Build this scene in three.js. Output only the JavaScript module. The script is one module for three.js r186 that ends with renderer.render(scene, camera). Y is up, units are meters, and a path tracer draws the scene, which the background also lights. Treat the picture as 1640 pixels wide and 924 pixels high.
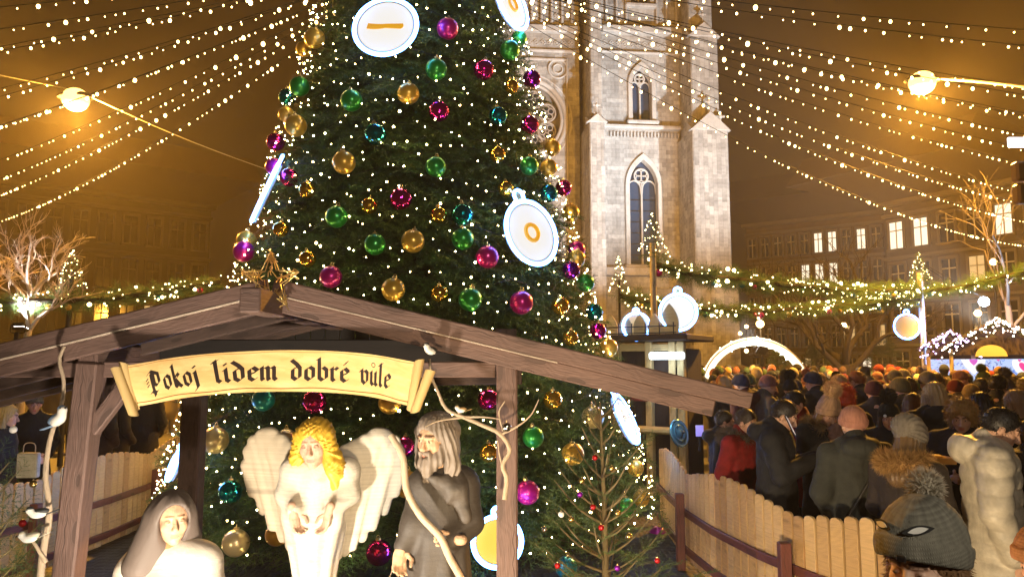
import * as THREE from 'three';
import { RectAreaLightUniformsLib } from 'three/addons/lights/RectAreaLightUniformsLib.js';
import { ImprovedNoise } from 'three/addons/math/ImprovedNoise.js';
RectAreaLightUniformsLib.init();

// ---------------------------------------------------------------- camera, sky, exposure
const scene = new THREE.Scene();
const FPX = 1193, EYE = 1.85, PITCH = Math.atan(123 / FPX);          // focal length in photo pixels, eye height, lens tilt
const camera = new THREE.PerspectiveCamera(2 * Math.atan(462 / FPX) * 180 / Math.PI, 1640 / 924, 0.1, 400);
camera.position.set(0, EYE, 0);
camera.rotation.set(PITCH, 0, 0);
const renderer = new THREE.WebGLRenderer({ antialias: true });
renderer.setSize(1024, 576);
renderer.toneMapping = THREE.LinearToneMapping;
renderer.toneMappingExposure = 1.12;
renderer.shadowMap.enabled = true;
renderer.shadowMap.type = THREE.PCFSoftShadowMap;
{ // night sky over a lit town: brown haze, a little lighter towards the horizon, the same all round
  const W = 64, H = 64, d = new Float32Array(W * H * 4);
  for (let j = 0; j < H; j++) for (let i = 0; i < W; i++) {
    const e = Math.abs((j + 0.5) / H - 0.5) * 2, k = Math.pow(1 - e, 2.2), o = (j * W + i) * 4;
    d[o] = 0.005 + 0.008 * k; d[o + 1] = 0.003 + 0.004 * k; d[o + 2] = 0.0016 + 0.0014 * k; d[o + 3] = 1;
  }
  const t = new THREE.DataTexture(d, W, H, THREE.RGBAFormat, THREE.FloatType);
  t.mapping = THREE.EquirectangularReflectionMapping; t.magFilter = THREE.LinearFilter; t.needsUpdate = true;
  scene.background = t; scene.environment = t;
}
scene.fog = new THREE.FogExp2(0xfff4e4, 0.0015);                      // damp winter air round the street lamps

// ---------------------------------------------------------------- helpers
const V = (x, y, z) => new THREE.Vector3(x, y, z);
function rngOf(s) { return () => { s |= 0; s = s + 0x6D2B79F5 | 0; let t = Math.imul(s ^ s >>> 15, 1 | s); t = t + Math.imul(t ^ t >>> 7, 61 | t) ^ t; return ((t ^ t >>> 14) >>> 0) / 4294967296; }; }
const noise = new ImprovedNoise(), N3 = (x, y, z) => noise.noise(x, y, z);
const clamp = (x, a = 0, b = 1) => Math.min(b, Math.max(a, x)), lerp = (a, b, t) => a + (b - a) * t, smooth = (a, b, x) => { const t = clamp((x - a) / (b - a)); return t * t * (3 - 2 * t); };
const cP = Math.cos(PITCH), sP = Math.sin(PITCH);
function ray(px, py) { const cx = (px - 820) / FPX, cy = (462 - py) / FPX; return V(cx, cy * cP + sP, -(cP - cy * sP)); }
function P(px, py, d) { const r = ray(px, py); return r.multiplyScalar(d / -r.z).add(camera.position); }   // the place at depth d seen at that spot of the photograph

function geo(pos, idx, uv, nor, col) {
  const g = new THREE.BufferGeometry();
  g.setAttribute('position', new THREE.Float32BufferAttribute(pos, 3));
  if (idx) g.setIndex(idx);
  g.setAttribute('uv', new THREE.Float32BufferAttribute(uv || new Float32Array(pos.length / 3 * 2), 2));
  if (col) g.setAttribute('color', new THREE.Float32BufferAttribute(col, 3));
  if (nor) g.setAttribute('normal', new THREE.Float32BufferAttribute(nor, 3)); else g.computeVertexNormals();
  return g;
}
function merge(list) {
  let nv = 0, ni = 0; const col = list.some((g) => g.attributes.color);
  for (const g of list) { nv += g.attributes.position.count; ni += g.index ? g.index.count : g.attributes.position.count; }
  const p = new Float32Array(nv * 3), n = new Float32Array(nv * 3), u = new Float32Array(nv * 2), c = col && new Float32Array(nv * 3).fill(1), ix = new Uint32Array(ni);
  let a = 0, b = 0;
  for (const g of list) {
    const k = g.attributes.position.count;
    p.set(g.attributes.position.array.subarray(0, k * 3), a * 3); n.set(g.attributes.normal.array.subarray(0, k * 3), a * 3);
    if (g.attributes.uv) u.set(g.attributes.uv.array.subarray(0, k * 2), a * 2);
    if (g.attributes.color) c.set(g.attributes.color.array.subarray(0, k * 3), a * 3);
    if (g.index) { const s = g.index.array; for (let i = 0; i < s.length; i++) ix[b++] = s[i] + a; } else for (let i = 0; i < k; i++) ix[b++] = i + a;
    a += k;
  }
  const r = new THREE.BufferGeometry();
  r.setAttribute('position', new THREE.BufferAttribute(p, 3)); r.setAttribute('normal', new THREE.BufferAttribute(n, 3)); r.setAttribute('uv', new THREE.BufferAttribute(u, 2));
  if (col) r.setAttribute('color', new THREE.BufferAttribute(c, 3));
  r.setIndex(new THREE.BufferAttribute(ix, 1));
  return r;
}
const tmpM = new THREE.Matrix4(), tmpQ = new THREE.Quaternion(), tmpE = new THREE.Euler();
function mat4(x, y, z, rx = 0, ry = 0, rz = 0, sx = 1, sy = sx, sz = sx) { return new THREE.Matrix4().compose(V(x, y, z), new THREE.Quaternion().setFromEuler(new THREE.Euler(rx, ry, rz, 'YXZ')), V(sx, sy, sz)); }
const moved = (g, ...a) => g.clone().applyMatrix4(mat4(...a));

// a box with chamfered edges; uv in metres, u along the longest side
function cbox(w, h, d, c = 0.006, off = 0) {
  c = Math.min(c, w / 3, h / 3, d / 3);
  const s = [w / 2, h / 2, d / 2], pos = [], uv = [], idx = [], nor = [];
  const long = w >= h && w >= d ? 0 : h >= d ? 1 : 2;
  const quad = (vs, n) => {
    const b = pos.length / 3, ax = Math.abs(n[0]) > 0.8 ? 0 : Math.abs(n[1]) > 0.8 ? 1 : Math.abs(n[2]) > 0.8 ? 2 : (long + 1) % 3;
    const others = [0, 1, 2].filter((k) => k !== ax), ua = others.includes(long) ? long : others[0], va = others.find((k) => k !== ua);
    for (const v of vs) { pos.push(...v); nor.push(...n); uv.push(v[ua] + off, v[va] + off * 0.37 + ax * 0.31); }
    const e1 = vs[1].map((x, i) => x - vs[0][i]), e2 = vs[2].map((x, i) => x - vs[0][i]);
    const cr = [e1[1] * e2[2] - e1[2] * e2[1], e1[2] * e2[0] - e1[0] * e2[2], e1[0] * e2[1] - e1[1] * e2[0]], flip = cr[0] * n[0] + cr[1] * n[1] + cr[2] * n[2] < 0;
    for (let k = 2; k < vs.length; k++) flip ? idx.push(b, b + k, b + k - 1) : idx.push(b, b + k - 1, b + k);
  };
  const pt = (sx, sy, sz, ax) => [sx * (s[0] - (ax === 0 ? 0 : c)), sy * (s[1] - (ax === 1 ? 0 : c)), sz * (s[2] - (ax === 2 ? 0 : c))];
  for (let ax = 0; ax < 3; ax++) for (const g of [-1, 1]) {
    const n = [0, 0, 0]; n[ax] = g;
    const q = [[-1, -1], [1, -1], [1, 1], [-1, 1]].map(([a, b]) => { const v = [0, 0, 0]; v[ax] = g; v[(ax + 1) % 3] = a; v[(ax + 2) % 3] = b; return pt(...v, ax); });
    quad(q, n);
  }
  for (let ax = 0; ax < 3; ax++) for (const a of [-1, 1]) for (const b of [-1, 1]) {
    const i = (ax + 1) % 3, j = (ax + 2) % 3, v1 = [0, 0, 0], v2 = [0, 0, 0], n = [0, 0, 0];
    v1[ax] = -1; v2[ax] = 1; v1[i] = v2[i] = a; v1[j] = v2[j] = b; n[i] = a * Math.SQRT1_2; n[j] = b * Math.SQRT1_2;
    quad([pt(...v1, i), pt(...v2, i), pt(...v2, j), pt(...v1, j)], n);
  }
  for (const x of [-1, 1]) for (const y of [-1, 1]) for (const z of [-1, 1]) quad([pt(x, y, z, 0), pt(x, y, z, 1), pt(x, y, z, 2)], [x * 0.577, y * 0.577, z * 0.577]);
  return geo(pos, idx, uv, nor);
}
// a bar from a to b: w across, h in the up direction
function beam(a, b, w, h, c = 0.006, up = V(0, 1, 0)) {
  const x = b.clone().sub(a), L = x.length(); x.normalize();
  const z = x.clone().cross(up).normalize(), y = z.clone().cross(x), m = new THREE.Matrix4().makeBasis(x, y, z).setPosition(a.clone().add(b).multiplyScalar(0.5));
  return cbox(L, h, w, c, (a.x * 3.1 + a.y * 1.7 + a.z * 2.3) % 1).applyMatrix4(m);
}
// a tapering tube through points; r a number, a list or a function of t
function tube(pts, r, seg = 24, sides = 6, cap = true) {
  const curve = pts.length > 2 ? new THREE.CatmullRomCurve3(pts) : new THREE.LineCurve3(pts[0], pts[1]);
  const R = typeof r === 'function' ? r : Array.isArray(r) ? (t) => { const f = t * (r.length - 1), i = Math.min(r.length - 2, Math.floor(f)); return lerp(r[i], r[i + 1], f - i); } : () => r;
  const pos = [], nor = [], uv = [], idx = [], fr = curve.computeFrenetFrames(seg, false), L = curve.getLength();
  for (let i = 0; i <= seg; i++) {
    const t = i / seg, c = curve.getPointAt ? curve.getPointAt(t) : curve.getPoint(t), N = fr.normals[i], B = fr.binormals[i], q = R(t);
    for (let j = 0; j <= sides; j++) {
      const a = j / sides * Math.PI * 2, n = N.clone().multiplyScalar(Math.cos(a)).addScaledVector(B, Math.sin(a));
      pos.push(c.x + n.x * q, c.y + n.y * q, c.z + n.z * q); nor.push(n.x, n.y, n.z); uv.push(t * L, j / sides * 0.25);
    }
  }
  for (let i = 0; i < seg; i++) for (let j = 0; j < sides; j++) { const a = i * (sides + 1) + j, b = a + sides + 1; idx.push(a, a + 1, b, a + 1, b + 1, b); }
  if (cap) for (const [i, s] of [[0, 1], [seg, -1]]) {
    const b = pos.length / 3, t = fr.tangents[i], c = curve.getPointAt(i / seg);
    pos.push(c.x, c.y, c.z); nor.push(-t.x * s, -t.y * s, -t.z * s); uv.push(0, 0);
    for (let j = 0; j < sides; j++) { const a = i * (sides + 1) + j; s > 0 ? idx.push(b, a + 1, a) : idx.push(b, a, a + 1); }
  }
  return geo(pos, idx, uv, nor);
}
const taken = new Map();
function numbered(name) { const n = taken.get(name) ?? 0; taken.set(name, n + 1); return n ? name + '_' + String(n).padStart(3, '0') : name; }
function add(name, g, m, parent, kind) {
  const o = new THREE.Mesh(g, m); o.name = parent && parent !== scene ? name : numbered(name);
  o.castShadow = o.receiveShadow = true; (parent || scene).add(o);
  if (kind) o.userData.kind = kind;
  return o;
}
// the same for shapes given in world coordinates, under a group that stands unturned at its base
function addW(name, g, m, parent, kind) { const o = add(name, g, m, parent, kind); if (parent && parent !== scene && !parent.isMesh) o.position.copy(parent.position).negate(); return o; }
function thing(name, label, category, pos = V(0, 0, 0), turn = 0, group) {
  const o = new THREE.Group(); o.name = numbered(name); scene.add(o);
  o.position.copy(pos); o.rotation.y = turn; o.userData = { label, category }; if (group) o.userData.group = group;
  return o;
}
function structure(name, g, m, label) { const o = add(name, g, m, scene, 'structure'); if (label) o.userData.label = label; return o; }
function instanced(name, g, m, mats, cols, parent) {
  const o = new THREE.InstancedMesh(g, m, mats.length); o.name = name;
  mats.forEach((x, i) => o.setMatrixAt(i, x)); if (cols) cols.forEach((c, i) => o.setColorAt(i, c));
  o.castShadow = o.receiveShadow = true; o.userData.kind = 'stuff'; parent.add(o); return o;
}
// ---------------------------------------------------------------- textures and materials
const lin = (r, g, b) => new THREE.Color().setRGB(r, g, b);
function tex(W, H, f, srgb) {
  const d = new Uint8Array(W * H * 4);
  for (let j = 0; j < H; j++) for (let i = 0; i < W; i++) { const c = f(i / W, j / H); for (let k = 0; k < 3; k++) d[(j * W + i) * 4 + k] = clamp(Array.isArray(c) ? c[k] : c) * 255; d[(j * W + i) * 4 + 3] = 255; }
  const t = new THREE.DataTexture(d, W, H); t.wrapS = t.wrapT = THREE.RepeatWrapping; t.magFilter = THREE.LinearFilter; t.minFilter = THREE.LinearMipmapLinearFilter; if (srgb) t.colorSpace = THREE.SRGBColorSpace; t.needsUpdate = true; return t;
}
// noise that repeats with period 1 in u and v
const tn = (u, v, f, s = 0) => { const a = u * Math.PI * 2, b = v * Math.PI * 2, R = f / 6.283; return N3(Math.cos(a) * R + 7 + s, Math.sin(a) * R + s * 1.7, Math.cos(b) * R + s) + N3(Math.cos(a) * R - s, Math.sin(b) * R + 3.3 + s, Math.sin(a) * R + 9) * 0.6; };
const grainMap = (lo, hi, s = 0) => { // grain along u, with knots, checks and stains
  const r = rngOf(s * 31 + 2), knots = Array.from({ length: 7 }, () => [r(), r(), 0.012 + 0.016 * r()]), checks = Array.from({ length: 9 }, () => [r(), r(), 0.08 + 0.2 * r()]);
  const near = (a, b) => { const d = Math.abs(a - b); return Math.min(d, 1 - d); };
  return tex(512, 512, (u, v) => {
    let bend = 0, dark = 0;
    for (const [a, b, q] of knots) { const du = near(u, a) / 3.2, dv = near(v, b), d = Math.hypot(du, dv); bend += 0.03 * Math.exp(-d * d / (q * q * 9)); dark += d < q ? 0.75 : 0.25 * Math.exp(-((d - q) * (d - q)) / (q * q * 0.3)); }
    for (const [a, b, L] of checks) { const du = near(u, a); if (du < L && near(v, b + 0.006 * Math.sin(u * 40)) < 0.0022 * (1 - du / L) + 0.0008) dark += 0.7; }
    const vv = v + bend, w = tn(u, v, 4, s) * 0.5, g = 0.5 + 0.5 * Math.sin((vv * 22 + w * 4) * Math.PI * 2), f = tn(u, v, 18, s + 2), streak = N3(Math.cos(u * 6.283) * 0.9 + s, vv * 150, Math.sin(u * 6.283) * 0.9), fine = N3(Math.cos(u * 6.283) * 2.5 + s, vv * 420, Math.sin(u * 6.283) * 2.5), stain = tn(u, v, 3, s + 9);
    return lo + (hi - lo) * clamp(0.55 + 0.16 * g + 0.12 * f + 0.28 * streak + 0.16 * fine + 0.2 * stain - dark);
  });
};
const gWood = grainMap(0.48, 1, 1), gWood2 = grainMap(0.6, 1, 5);
const gKnit = tex(64, 64, (u, v) => { const a = (u * 8) % 1, b = (v * 8 + Math.abs(a - 0.5)) % 1; return 0.35 + 0.65 * Math.sin(a * Math.PI) * (0.5 + 0.5 * Math.sin(b * Math.PI * 2)); });
const gCloth = tex(128, 128, (u, v) => 0.72 + 0.2 * tn(u, v, 9, 3) + 0.1 * tn(u, v, 40, 6));
const gStone = tex(512, 512, (u, v) => { // weathered ashlar: mottled, faint courses
  const row = Math.floor(v * 16), uu = (u * 8 + (row % 2) * 0.5) % 8, col = Math.floor(uu), fv = (v * 16) % 1, fu = uu % 1, h = Math.sin(row * 91.7 + col * 47.3) * 43758.5, k = h - Math.floor(h);
  const joint = fv < 0.09 || fu < 0.045 ? 0.8 : 1;
  return (0.6 + 0.4 * k) * joint * (0.86 + 0.22 * tn(u, v, 7, 2) + 0.16 * tn(u, v, 30, 5));
});
const gPlaster = tex(256, 256, (u, v) => 0.8 + 0.14 * tn(u, v, 5, 2) + 0.1 * tn(u, v, 24, 7));
const rep = (t, x, y = x) => { const c = t.clone(); c.repeat.set(x, y); c.needsUpdate = true; return c; };
function M(r, g, b, rough = 0.8, o = {}) { return new THREE.MeshStandardMaterial({ color: lin(r, g, b), roughness: rough, ...o }); }
function MP(r, g, b, rough = 0.8, o = {}) { return new THREE.MeshPhysicalMaterial({ color: lin(r, g, b), roughness: rough, ...o }); }
const glow = (r, g, b, k = 1) => new THREE.MeshStandardMaterial({ color: lin(0.3, 0.3, 0.3), emissive: lin(r, g, b), emissiveIntensity: k, roughness: 0.5 });
const knitMat = (r, g, b) => M(r, g, b, 0.95, { map: rep(gCloth, 3), bumpMap: rep(gKnit, 14), bumpScale: 0.0025 });
const clothMat = (r, g, b, rough = 0.85) => M(r, g, b, rough, { map: rep(gCloth, 2.2), bumpMap: rep(gCloth, 5), bumpScale: 0.004 });
const warm = glow(1, 0.68, 0.24, 13), warmSoft = glow(1, 0.72, 0.3, 6), coolLed = glow(0.09, 0.3, 1, 24), whiteLed = glow(0.9, 0.95, 1, 5);
const ironM = M(0.03, 0.03, 0.032, 0.55, { metalness: 0.7 }), steelM = M(0.45, 0.45, 0.45, 0.4, { metalness: 0.8 }), wireM = M(0.012, 0.012, 0.012, 0.7);

// ---------------------------------------------------------------- signed distance modelling (for figures)
const dCap = (ax, ay, az, bx, by, bz, ra, rb = ra) => {
  const dx = bx - ax, dy = by - ay, dz = bz - az, l = dx * dx + dy * dy + dz * dz || 1e-9;
  return (x, y, z) => { const px = x - ax, py = y - ay, pz = z - az, h = Math.min(1, Math.max(0, (px * dx + py * dy + pz * dz) / l)), qx = px - h * dx, qy = py - h * dy, qz = pz - h * dz; return Math.sqrt(qx * qx + qy * qy + qz * qz) - (ra + (rb - ra) * h); };
};
const dEll = (cx, cy, cz, rx, ry, rz) => (x, y, z) => {
  const a = (x - cx) / rx, b = (y - cy) / ry, c = (z - cz) / rz, k0 = Math.sqrt(a * a + b * b + c * c), p = a / rx, q = b / ry, r = c / rz, k1 = Math.sqrt(p * p + q * q + r * r) || 1e-6;
  return k0 < 1e-5 ? -Math.min(rx, ry, rz) : k0 * (k0 - 1) / k1;
};
const smin = (a, b, k) => { const h = Math.max(k - Math.abs(a - b), 0) / k; return Math.min(a, b) - h * h * k * 0.25; };
const dUnion = (k, ...fs) => (x, y, z) => { let d = fs[0](x, y, z); for (let i = 1; i < fs.length; i++) d = smin(d, fs[i](x, y, z), k); return d; };
const dCut = (f, g, k = 0.01) => (x, y, z) => -smin(-f(x, y, z), g(x, y, z), k);
const dSquash = (f, sx, sy, sz) => { const m = Math.min(sx, sy, sz); return (x, y, z) => f(x / sx, y / sy, z / sz) * m; };
function surf(f, lo, hi, c, colorOf) { // surface nets
  const nx = Math.ceil((hi[0] - lo[0]) / c) + 1, ny = Math.ceil((hi[1] - lo[1]) / c) + 1, nz = Math.ceil((hi[2] - lo[2]) / c) + 1, F = new Float32Array(nx * ny * nz), at = (i, j, k) => (k * ny + j) * nx + i;
  for (let k = 0; k < nz; k++) for (let j = 0; j < ny; j++) for (let i = 0; i < nx; i++) F[at(i, j, k)] = f(lo[0] + i * c, lo[1] + j * c, lo[2] + k * c);
  const id = new Int32Array(nx * ny * nz).fill(-1), pos = [], idx = [], E = [[0, 1], [2, 3], [4, 5], [6, 7], [0, 2], [1, 3], [4, 6], [5, 7], [0, 4], [1, 5], [2, 6], [3, 7]], v = new Float32Array(8);
  for (let k = 0; k < nz - 1; k++) for (let j = 0; j < ny - 1; j++) for (let i = 0; i < nx - 1; i++) {
    let m = 0;
    for (let q = 0; q < 8; q++) { v[q] = F[at(i + (q & 1), j + (q >> 1 & 1), k + (q >> 2))]; if (v[q] < 0) m |= 1 << q; }
    if (m === 0 || m === 255) continue;
    let x = 0, y = 0, z = 0, n = 0;
    for (const [a, b] of E) if ((v[a] < 0) !== (v[b] < 0)) { const t = v[a] / (v[a] - v[b]); x += (a & 1) + t * ((b & 1) - (a & 1)); y += (a >> 1 & 1) + t * ((b >> 1 & 1) - (a >> 1 & 1)); z += (a >> 2) + t * ((b >> 2) - (a >> 2)); n++; }
    id[at(i, j, k)] = pos.length / 3; pos.push(lo[0] + (i + x / n) * c, lo[1] + (j + y / n) * c, lo[2] + (k + z / n) * c);
  }
  const quad = (a, b, d, e, flip) => { if (a < 0 || b < 0 || d < 0 || e < 0) return; flip ? idx.push(a, d, b, a, e, d) : idx.push(a, b, d, a, d, e); };
  for (let k = 1; k < nz - 1; k++) for (let j = 1; j < ny - 1; j++) for (let i = 1; i < nx - 1; i++) {
    const s = F[at(i, j, k)] < 0;
    if (s !== (F[at(i + 1, j, k)] < 0)) quad(id[at(i, j - 1, k - 1)], id[at(i, j, k - 1)], id[at(i, j, k)], id[at(i, j - 1, k)], !s);
    if (s !== (F[at(i, j + 1, k)] < 0)) quad(id[at(i - 1, j, k - 1)], id[at(i - 1, j, k)], id[at(i, j, k)], id[at(i, j, k - 1)], !s);
    if (s !== (F[at(i, j, k + 1)] < 0)) quad(id[at(i - 1, j - 1, k)], id[at(i, j - 1, k)], id[at(i, j, k)], id[at(i - 1, j, k)], !s);
  }
  const uv = new Float32Array(pos.length / 3 * 2), col = colorOf && [];
  for (let i = 0; i < pos.length / 3; i++) { const x = pos[i * 3], y = pos[i * 3 + 1], z = pos[i * 3 + 2]; uv[i * 2] = Math.atan2(x, z + 0.013) * 0.22; uv[i * 2 + 1] = y; if (colorOf) col.push(...colorOf(x, y, z)); }
  return geo(pos, idx, uv, null, col);
}
// short fur or hair standing off a surface: thin blades on the faces of g
function furOn(g, n, len, seed, droop = 0.2, width = 0.004) {
  const r = rngOf(seed), p = g.attributes.position.array, nn = g.attributes.normal.array, ix = g.index.array, T = ix.length / 3, pos = [], idx = [];
  for (let q = 0; q < n; q++) {
    const t = Math.floor(r() * T) * 3; let a = r(), b = r(); if (a + b > 1) { a = 1 - a; b = 1 - b; }
    const i = ix[t] * 3, j = ix[t + 1] * 3, k = ix[t + 2] * 3, at = [0, 1, 2].map((c) => p[i + c] * (1 - a - b) + p[j + c] * a + p[k + c] * b), N = V(nn[i], nn[i + 1], nn[i + 2]);
    const d = N.clone().add(V(r() - 0.5, r() - 0.5 - droop, r() - 0.5).multiplyScalar(0.9)).normalize().multiplyScalar(len * (0.5 + r())), s = d.clone().cross(V(r() - 0.5, r() - 0.5, r() - 0.5)).normalize().multiplyScalar(width), o = pos.length / 3;
    pos.push(at[0] - s.x, at[1] - s.y, at[2] - s.z, at[0] + s.x, at[1] + s.y, at[2] + s.z, at[0] + d.x, at[1] + d.y, at[2] + d.z); idx.push(o, o + 1, o + 2);
  }
  return geo(pos, idx);
}
// ================================================================ the setting
const groundM = M(0.055, 0.052, 0.05, 0.8, { map: rep(tex(256, 256, (u, v) => 0.75 + 0.25 * tn(u, v, 11, 4) + 0.12 * tn(u, v, 45, 8)), 0.7), bumpMap: rep(tex(256, 256, (u, v) => { const r = Math.floor(v * 10), a = (u * 10 + (r % 2) * 0.5) % 1, b = (v * 10) % 1; return Math.min(1, 5 * Math.min(a, 1 - a, b, 1 - b)) * 0.8 + 0.2 * tn(u, v, 40, 3); }), 0.9), bumpScale: 0.012 });
{ const g = new THREE.PlaneGeometry(320, 320, 1, 1).rotateX(-Math.PI / 2), u = g.attributes.uv; for (let i = 0; i < u.count; i++) u.setXY(i, u.getX(i) * 320, u.getY(i) * 320); g.translate(0, 0, -60); structure('square_paving', g, groundM); }

// ---------------------------------------------------------------- church
const stoneM = M(0.45, 0.44, 0.42, 0.9, { map: rep(gStone, 0.25), bumpMap: rep(gStone, 0.25), bumpScale: 0.03 });
const trimM = M(0.52, 0.5, 0.47, 0.85, { map: rep(gPlaster, 0.4) });
const church = thing('church', 'floodlit pale stone gothic church tower with buttresses behind the tall fir', 'church', V(0, 0, 0));
{
  const O = P(1033, 585, 42); church.position.set(O.x, 0, O.z); church.rotation.y = 0.1; church.updateMatrixWorld(true);
  const inv = church.matrixWorld.clone().invert(), o = camera.position.clone().applyMatrix4(inv);
  const cp = (px, py, k = 0) => { const d = ray(px, py).transformDirection(inv), t = (k - o.z) / d.z; return [o.x + d.x * t, o.y + d.y * t]; };
  const X = (px, k = 0) => cp(px, 350, k)[0], Y = (py, k = 0) => cp(1033, py, k)[1];
  const block = (name, x0, x1, y0, y1, z0, z1, m = stoneM, c = 0.03, parent = church) => add(name, cbox(x1 - x0, y1 - y0, z1 - z0, c, x0).translate((x0 + x1) / 2, (y0 + y1) / 2, (z0 + z1) / 2), m, parent);
  const rect = (s, x0, x1, y0, y1) => s.moveTo(x0, y0).lineTo(x1, y0).lineTo(x1, y1).lineTo(x0, y1).closePath();
  const arch = (s, x0, x1, y0, ys, ya) => { const c = (x0 + x1) / 2; return s.moveTo(x0, y0).lineTo(x1, y0).lineTo(x1, ys).quadraticCurveTo(x1, lerp(ys, ya, 0.62), c, ya).quadraticCurveTo(x0, lerp(ys, ya, 0.62), x0, ys).closePath(); };
  const TOP = 27, wx0 = X(966), wx1 = X(1098);
  const wins = [[1007, 1056, 425, 300, 254], [1014, 1049, 194, 137, 107], [1014, 1049, 8, -60, -95]].map(([a, b, y0, ys, ya]) => [X(a), X(b), Y(y0), Y(ys), Y(ya)]);
  const glassM = MP(0.03, 0.055, 0.1, 0.12, { clearcoat: 0.4 });
  { // tower wall with its three openings
    const s = rect(new THREE.Shape(), wx0 - 0.4, wx1 + 0.4, 0, TOP); for (const w of wins) s.holes.push(arch(new THREE.Path(), ...w));
    add('tower_wall', new THREE.ExtrudeGeometry(s, { depth: 0.7, bevelEnabled: false }).translate(0, 0, -0.7), stoneM, church);
    block('tower_core', wx0 - 0.3, wx1 + 0.3, 0, TOP - 0.1, -7, -1.3, stoneM);
  }
  wins.forEach(([x0, x1, y0, ys, ya], n) => {
    const s = arch(new THREE.Shape(), x0 - 0.05, x1 + 0.05, y0 - 0.05, ys, ya + 0.05), w = add('window', new THREE.ExtrudeGeometry(s, { depth: 0.05, bevelEnabled: false }).translate(0, 0, -0.62), glassM, church);
    const c = (x0 + x1) / 2, W = x1 - x0, bar = (g) => g, parts = [];
    const ring = arch(new THREE.Shape(), x0 - 0.16, x1 + 0.16, y0, ys, ya + 0.26); ring.holes.push(arch(new THREE.Path(), x0 + 0.04, x1 - 0.04, y0 + 0.02, ys, ya - 0.06));
    add('surround', new THREE.ExtrudeGeometry(ring, { depth: 0.5, bevelEnabled: true, bevelSize: 0.03, bevelThickness: 0.03, bevelSegments: 1 }).translate(0, 0, -0.38), trimM, w);
    add('mullion', cbox(0.11, ys + W * 0.18 - y0, 0.16, 0.03).translate(c, (ys + W * 0.18 + y0) / 2, -0.42), trimM, w);
    for (const side of [-1, 1]) { // two lancet heads
      const a = side < 0 ? x0 : c, b = side < 0 ? c : x1, m = (a + b) / 2;
      parts.push(tube([V(a + 0.03, ys - 0.3, -0.42), V(lerp(a, m, 0.25), ys + W * 0.14, -0.42), V(m, ys + W * 0.27, -0.42), V(lerp(b, m, 0.25), ys + W * 0.14, -0.42), V(b - 0.03, ys - 0.3, -0.42)], 0.05, 16, 6));
    }
    const cy = ys + W * 0.43, cr = W * 0.23;
    parts.push(new THREE.TorusGeometry(cr, 0.055, 6, 24).translate(c, cy, -0.42));
    for (let k = 0; k < 4; k++) { const a = k * Math.PI / 2 + Math.PI / 4; parts.push(new THREE.TorusGeometry(cr * 0.42, 0.035, 6, 14).translate(c + Math.cos(a) * cr * 0.52, cy + Math.sin(a) * cr * 0.52, -0.42)); }
    add('tracery', merge(parts), trimM, w);
    if (n === 0) for (let k = 1; k < 7; k++) add('glazing_bar', cbox(W, 0.035, 0.03, 0.005).translate(c, lerp(y0, ys, k / 7), -0.5), ironM, w);
    add('sill', cbox(W + 0.6, 0.24, 0.6, 0.06).translate(c, y0 - 0.13, 0.05), trimM, w);
  });
  // cornices, friezes
  const course = (name, py0, py1, z, x0 = wx0, x1 = wx1) => block(name, x0, x1, Y(py1), Y(py0), 0.002, z, trimM, 0.05);
  course('cornice', 47, 58, 0.5); course('string_course', 203, 209, 0.42); course('string_course', 84, 88, 0.2); course('sill_ledge', 430, 443, 0.55);
  const cx0 = X(560), cx1 = X(930);
  course('cornice', 50, 61, 0.35, cx0, cx1); course('string_course', 86, 91, 0.16, cx0, cx1);
  const qf = (() => { const p = []; for (let k = 0; k < 4; k++) p.push(new THREE.TorusGeometry(0.075, 0.026, 5, 10).translate(Math.cos(k * Math.PI / 2) * 0.085, Math.sin(k * Math.PI / 2) * 0.085, 0)); return merge(p); })();
  for (let x = wx0 + 0.22, n = 0; x < wx1; x += 0.4, n++) add('quatrefoil', qf, trimM, church).position.set(x, Y(72), 0.03);
  for (let x = X(826), n = 0; x < X(922); x += 0.4) add('quatrefoil', qf, trimM, church).position.set(x, Y(75), 0.03);
  const dent = cbox(0.09, 0.28, 0.14, 0.02);
  for (let x = wx0 + 0.5; x < wx1 - 0.3; x += 0.2) add('dentil', dent, trimM, church).position.set(x, Y(217), 0.08);
  // blind arcade of the upper storey
  for (const px of [975, 992, 1008, 1058, 1074, 1090]) add('colonnette', new THREE.CylinderGeometry(0.07, 0.08, 4.2, 10).translate(0, 2.1, 0), trimM, church).position.set(X(px), Y(40), 0.12);
  for (const px of [835, 852, 868, 885, 902, 918]) add('colonnette', new THREE.CylinderGeometry(0.08, 0.09, 4.2, 10).translate(0, 2.1, 0), trimM, church).position.set(X(px), Y(44), 0.12);
  for (const px of [983, 1000, 1066, 1082, 860, 893]) add('quatrefoil', qf, trimM, church).position.set(X(px), Y(33), 0.03);
  // central bay with the rose window
  const rc = [X(842), Y(196)], rr = Math.abs(X(904) - X(842));
  { const s = rect(new THREE.Shape(), cx0, cx1, 0, TOP - 4), h = new THREE.Path(); h.absarc(rc[0], rc[1], rr, 0, Math.PI * 2, true); s.holes.push(h);
    add('nave_wall', new THREE.ExtrudeGeometry(s, { depth: 0.8, bevelEnabled: false, curveSegments: 40 }).translate(0, 0, -0.8), stoneM, church);
    block('nave_core', cx0 + 0.1, cx1 - 0.1, 0, TOP - 4.1, -14, -1.6);
    const rose = add('rose_window', new THREE.CircleGeometry(rr + 0.05, 40).translate(rc[0], rc[1], -0.75), M(0.33, 0.32, 0.3, 0.7, { map: gPlaster }), church);
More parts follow.
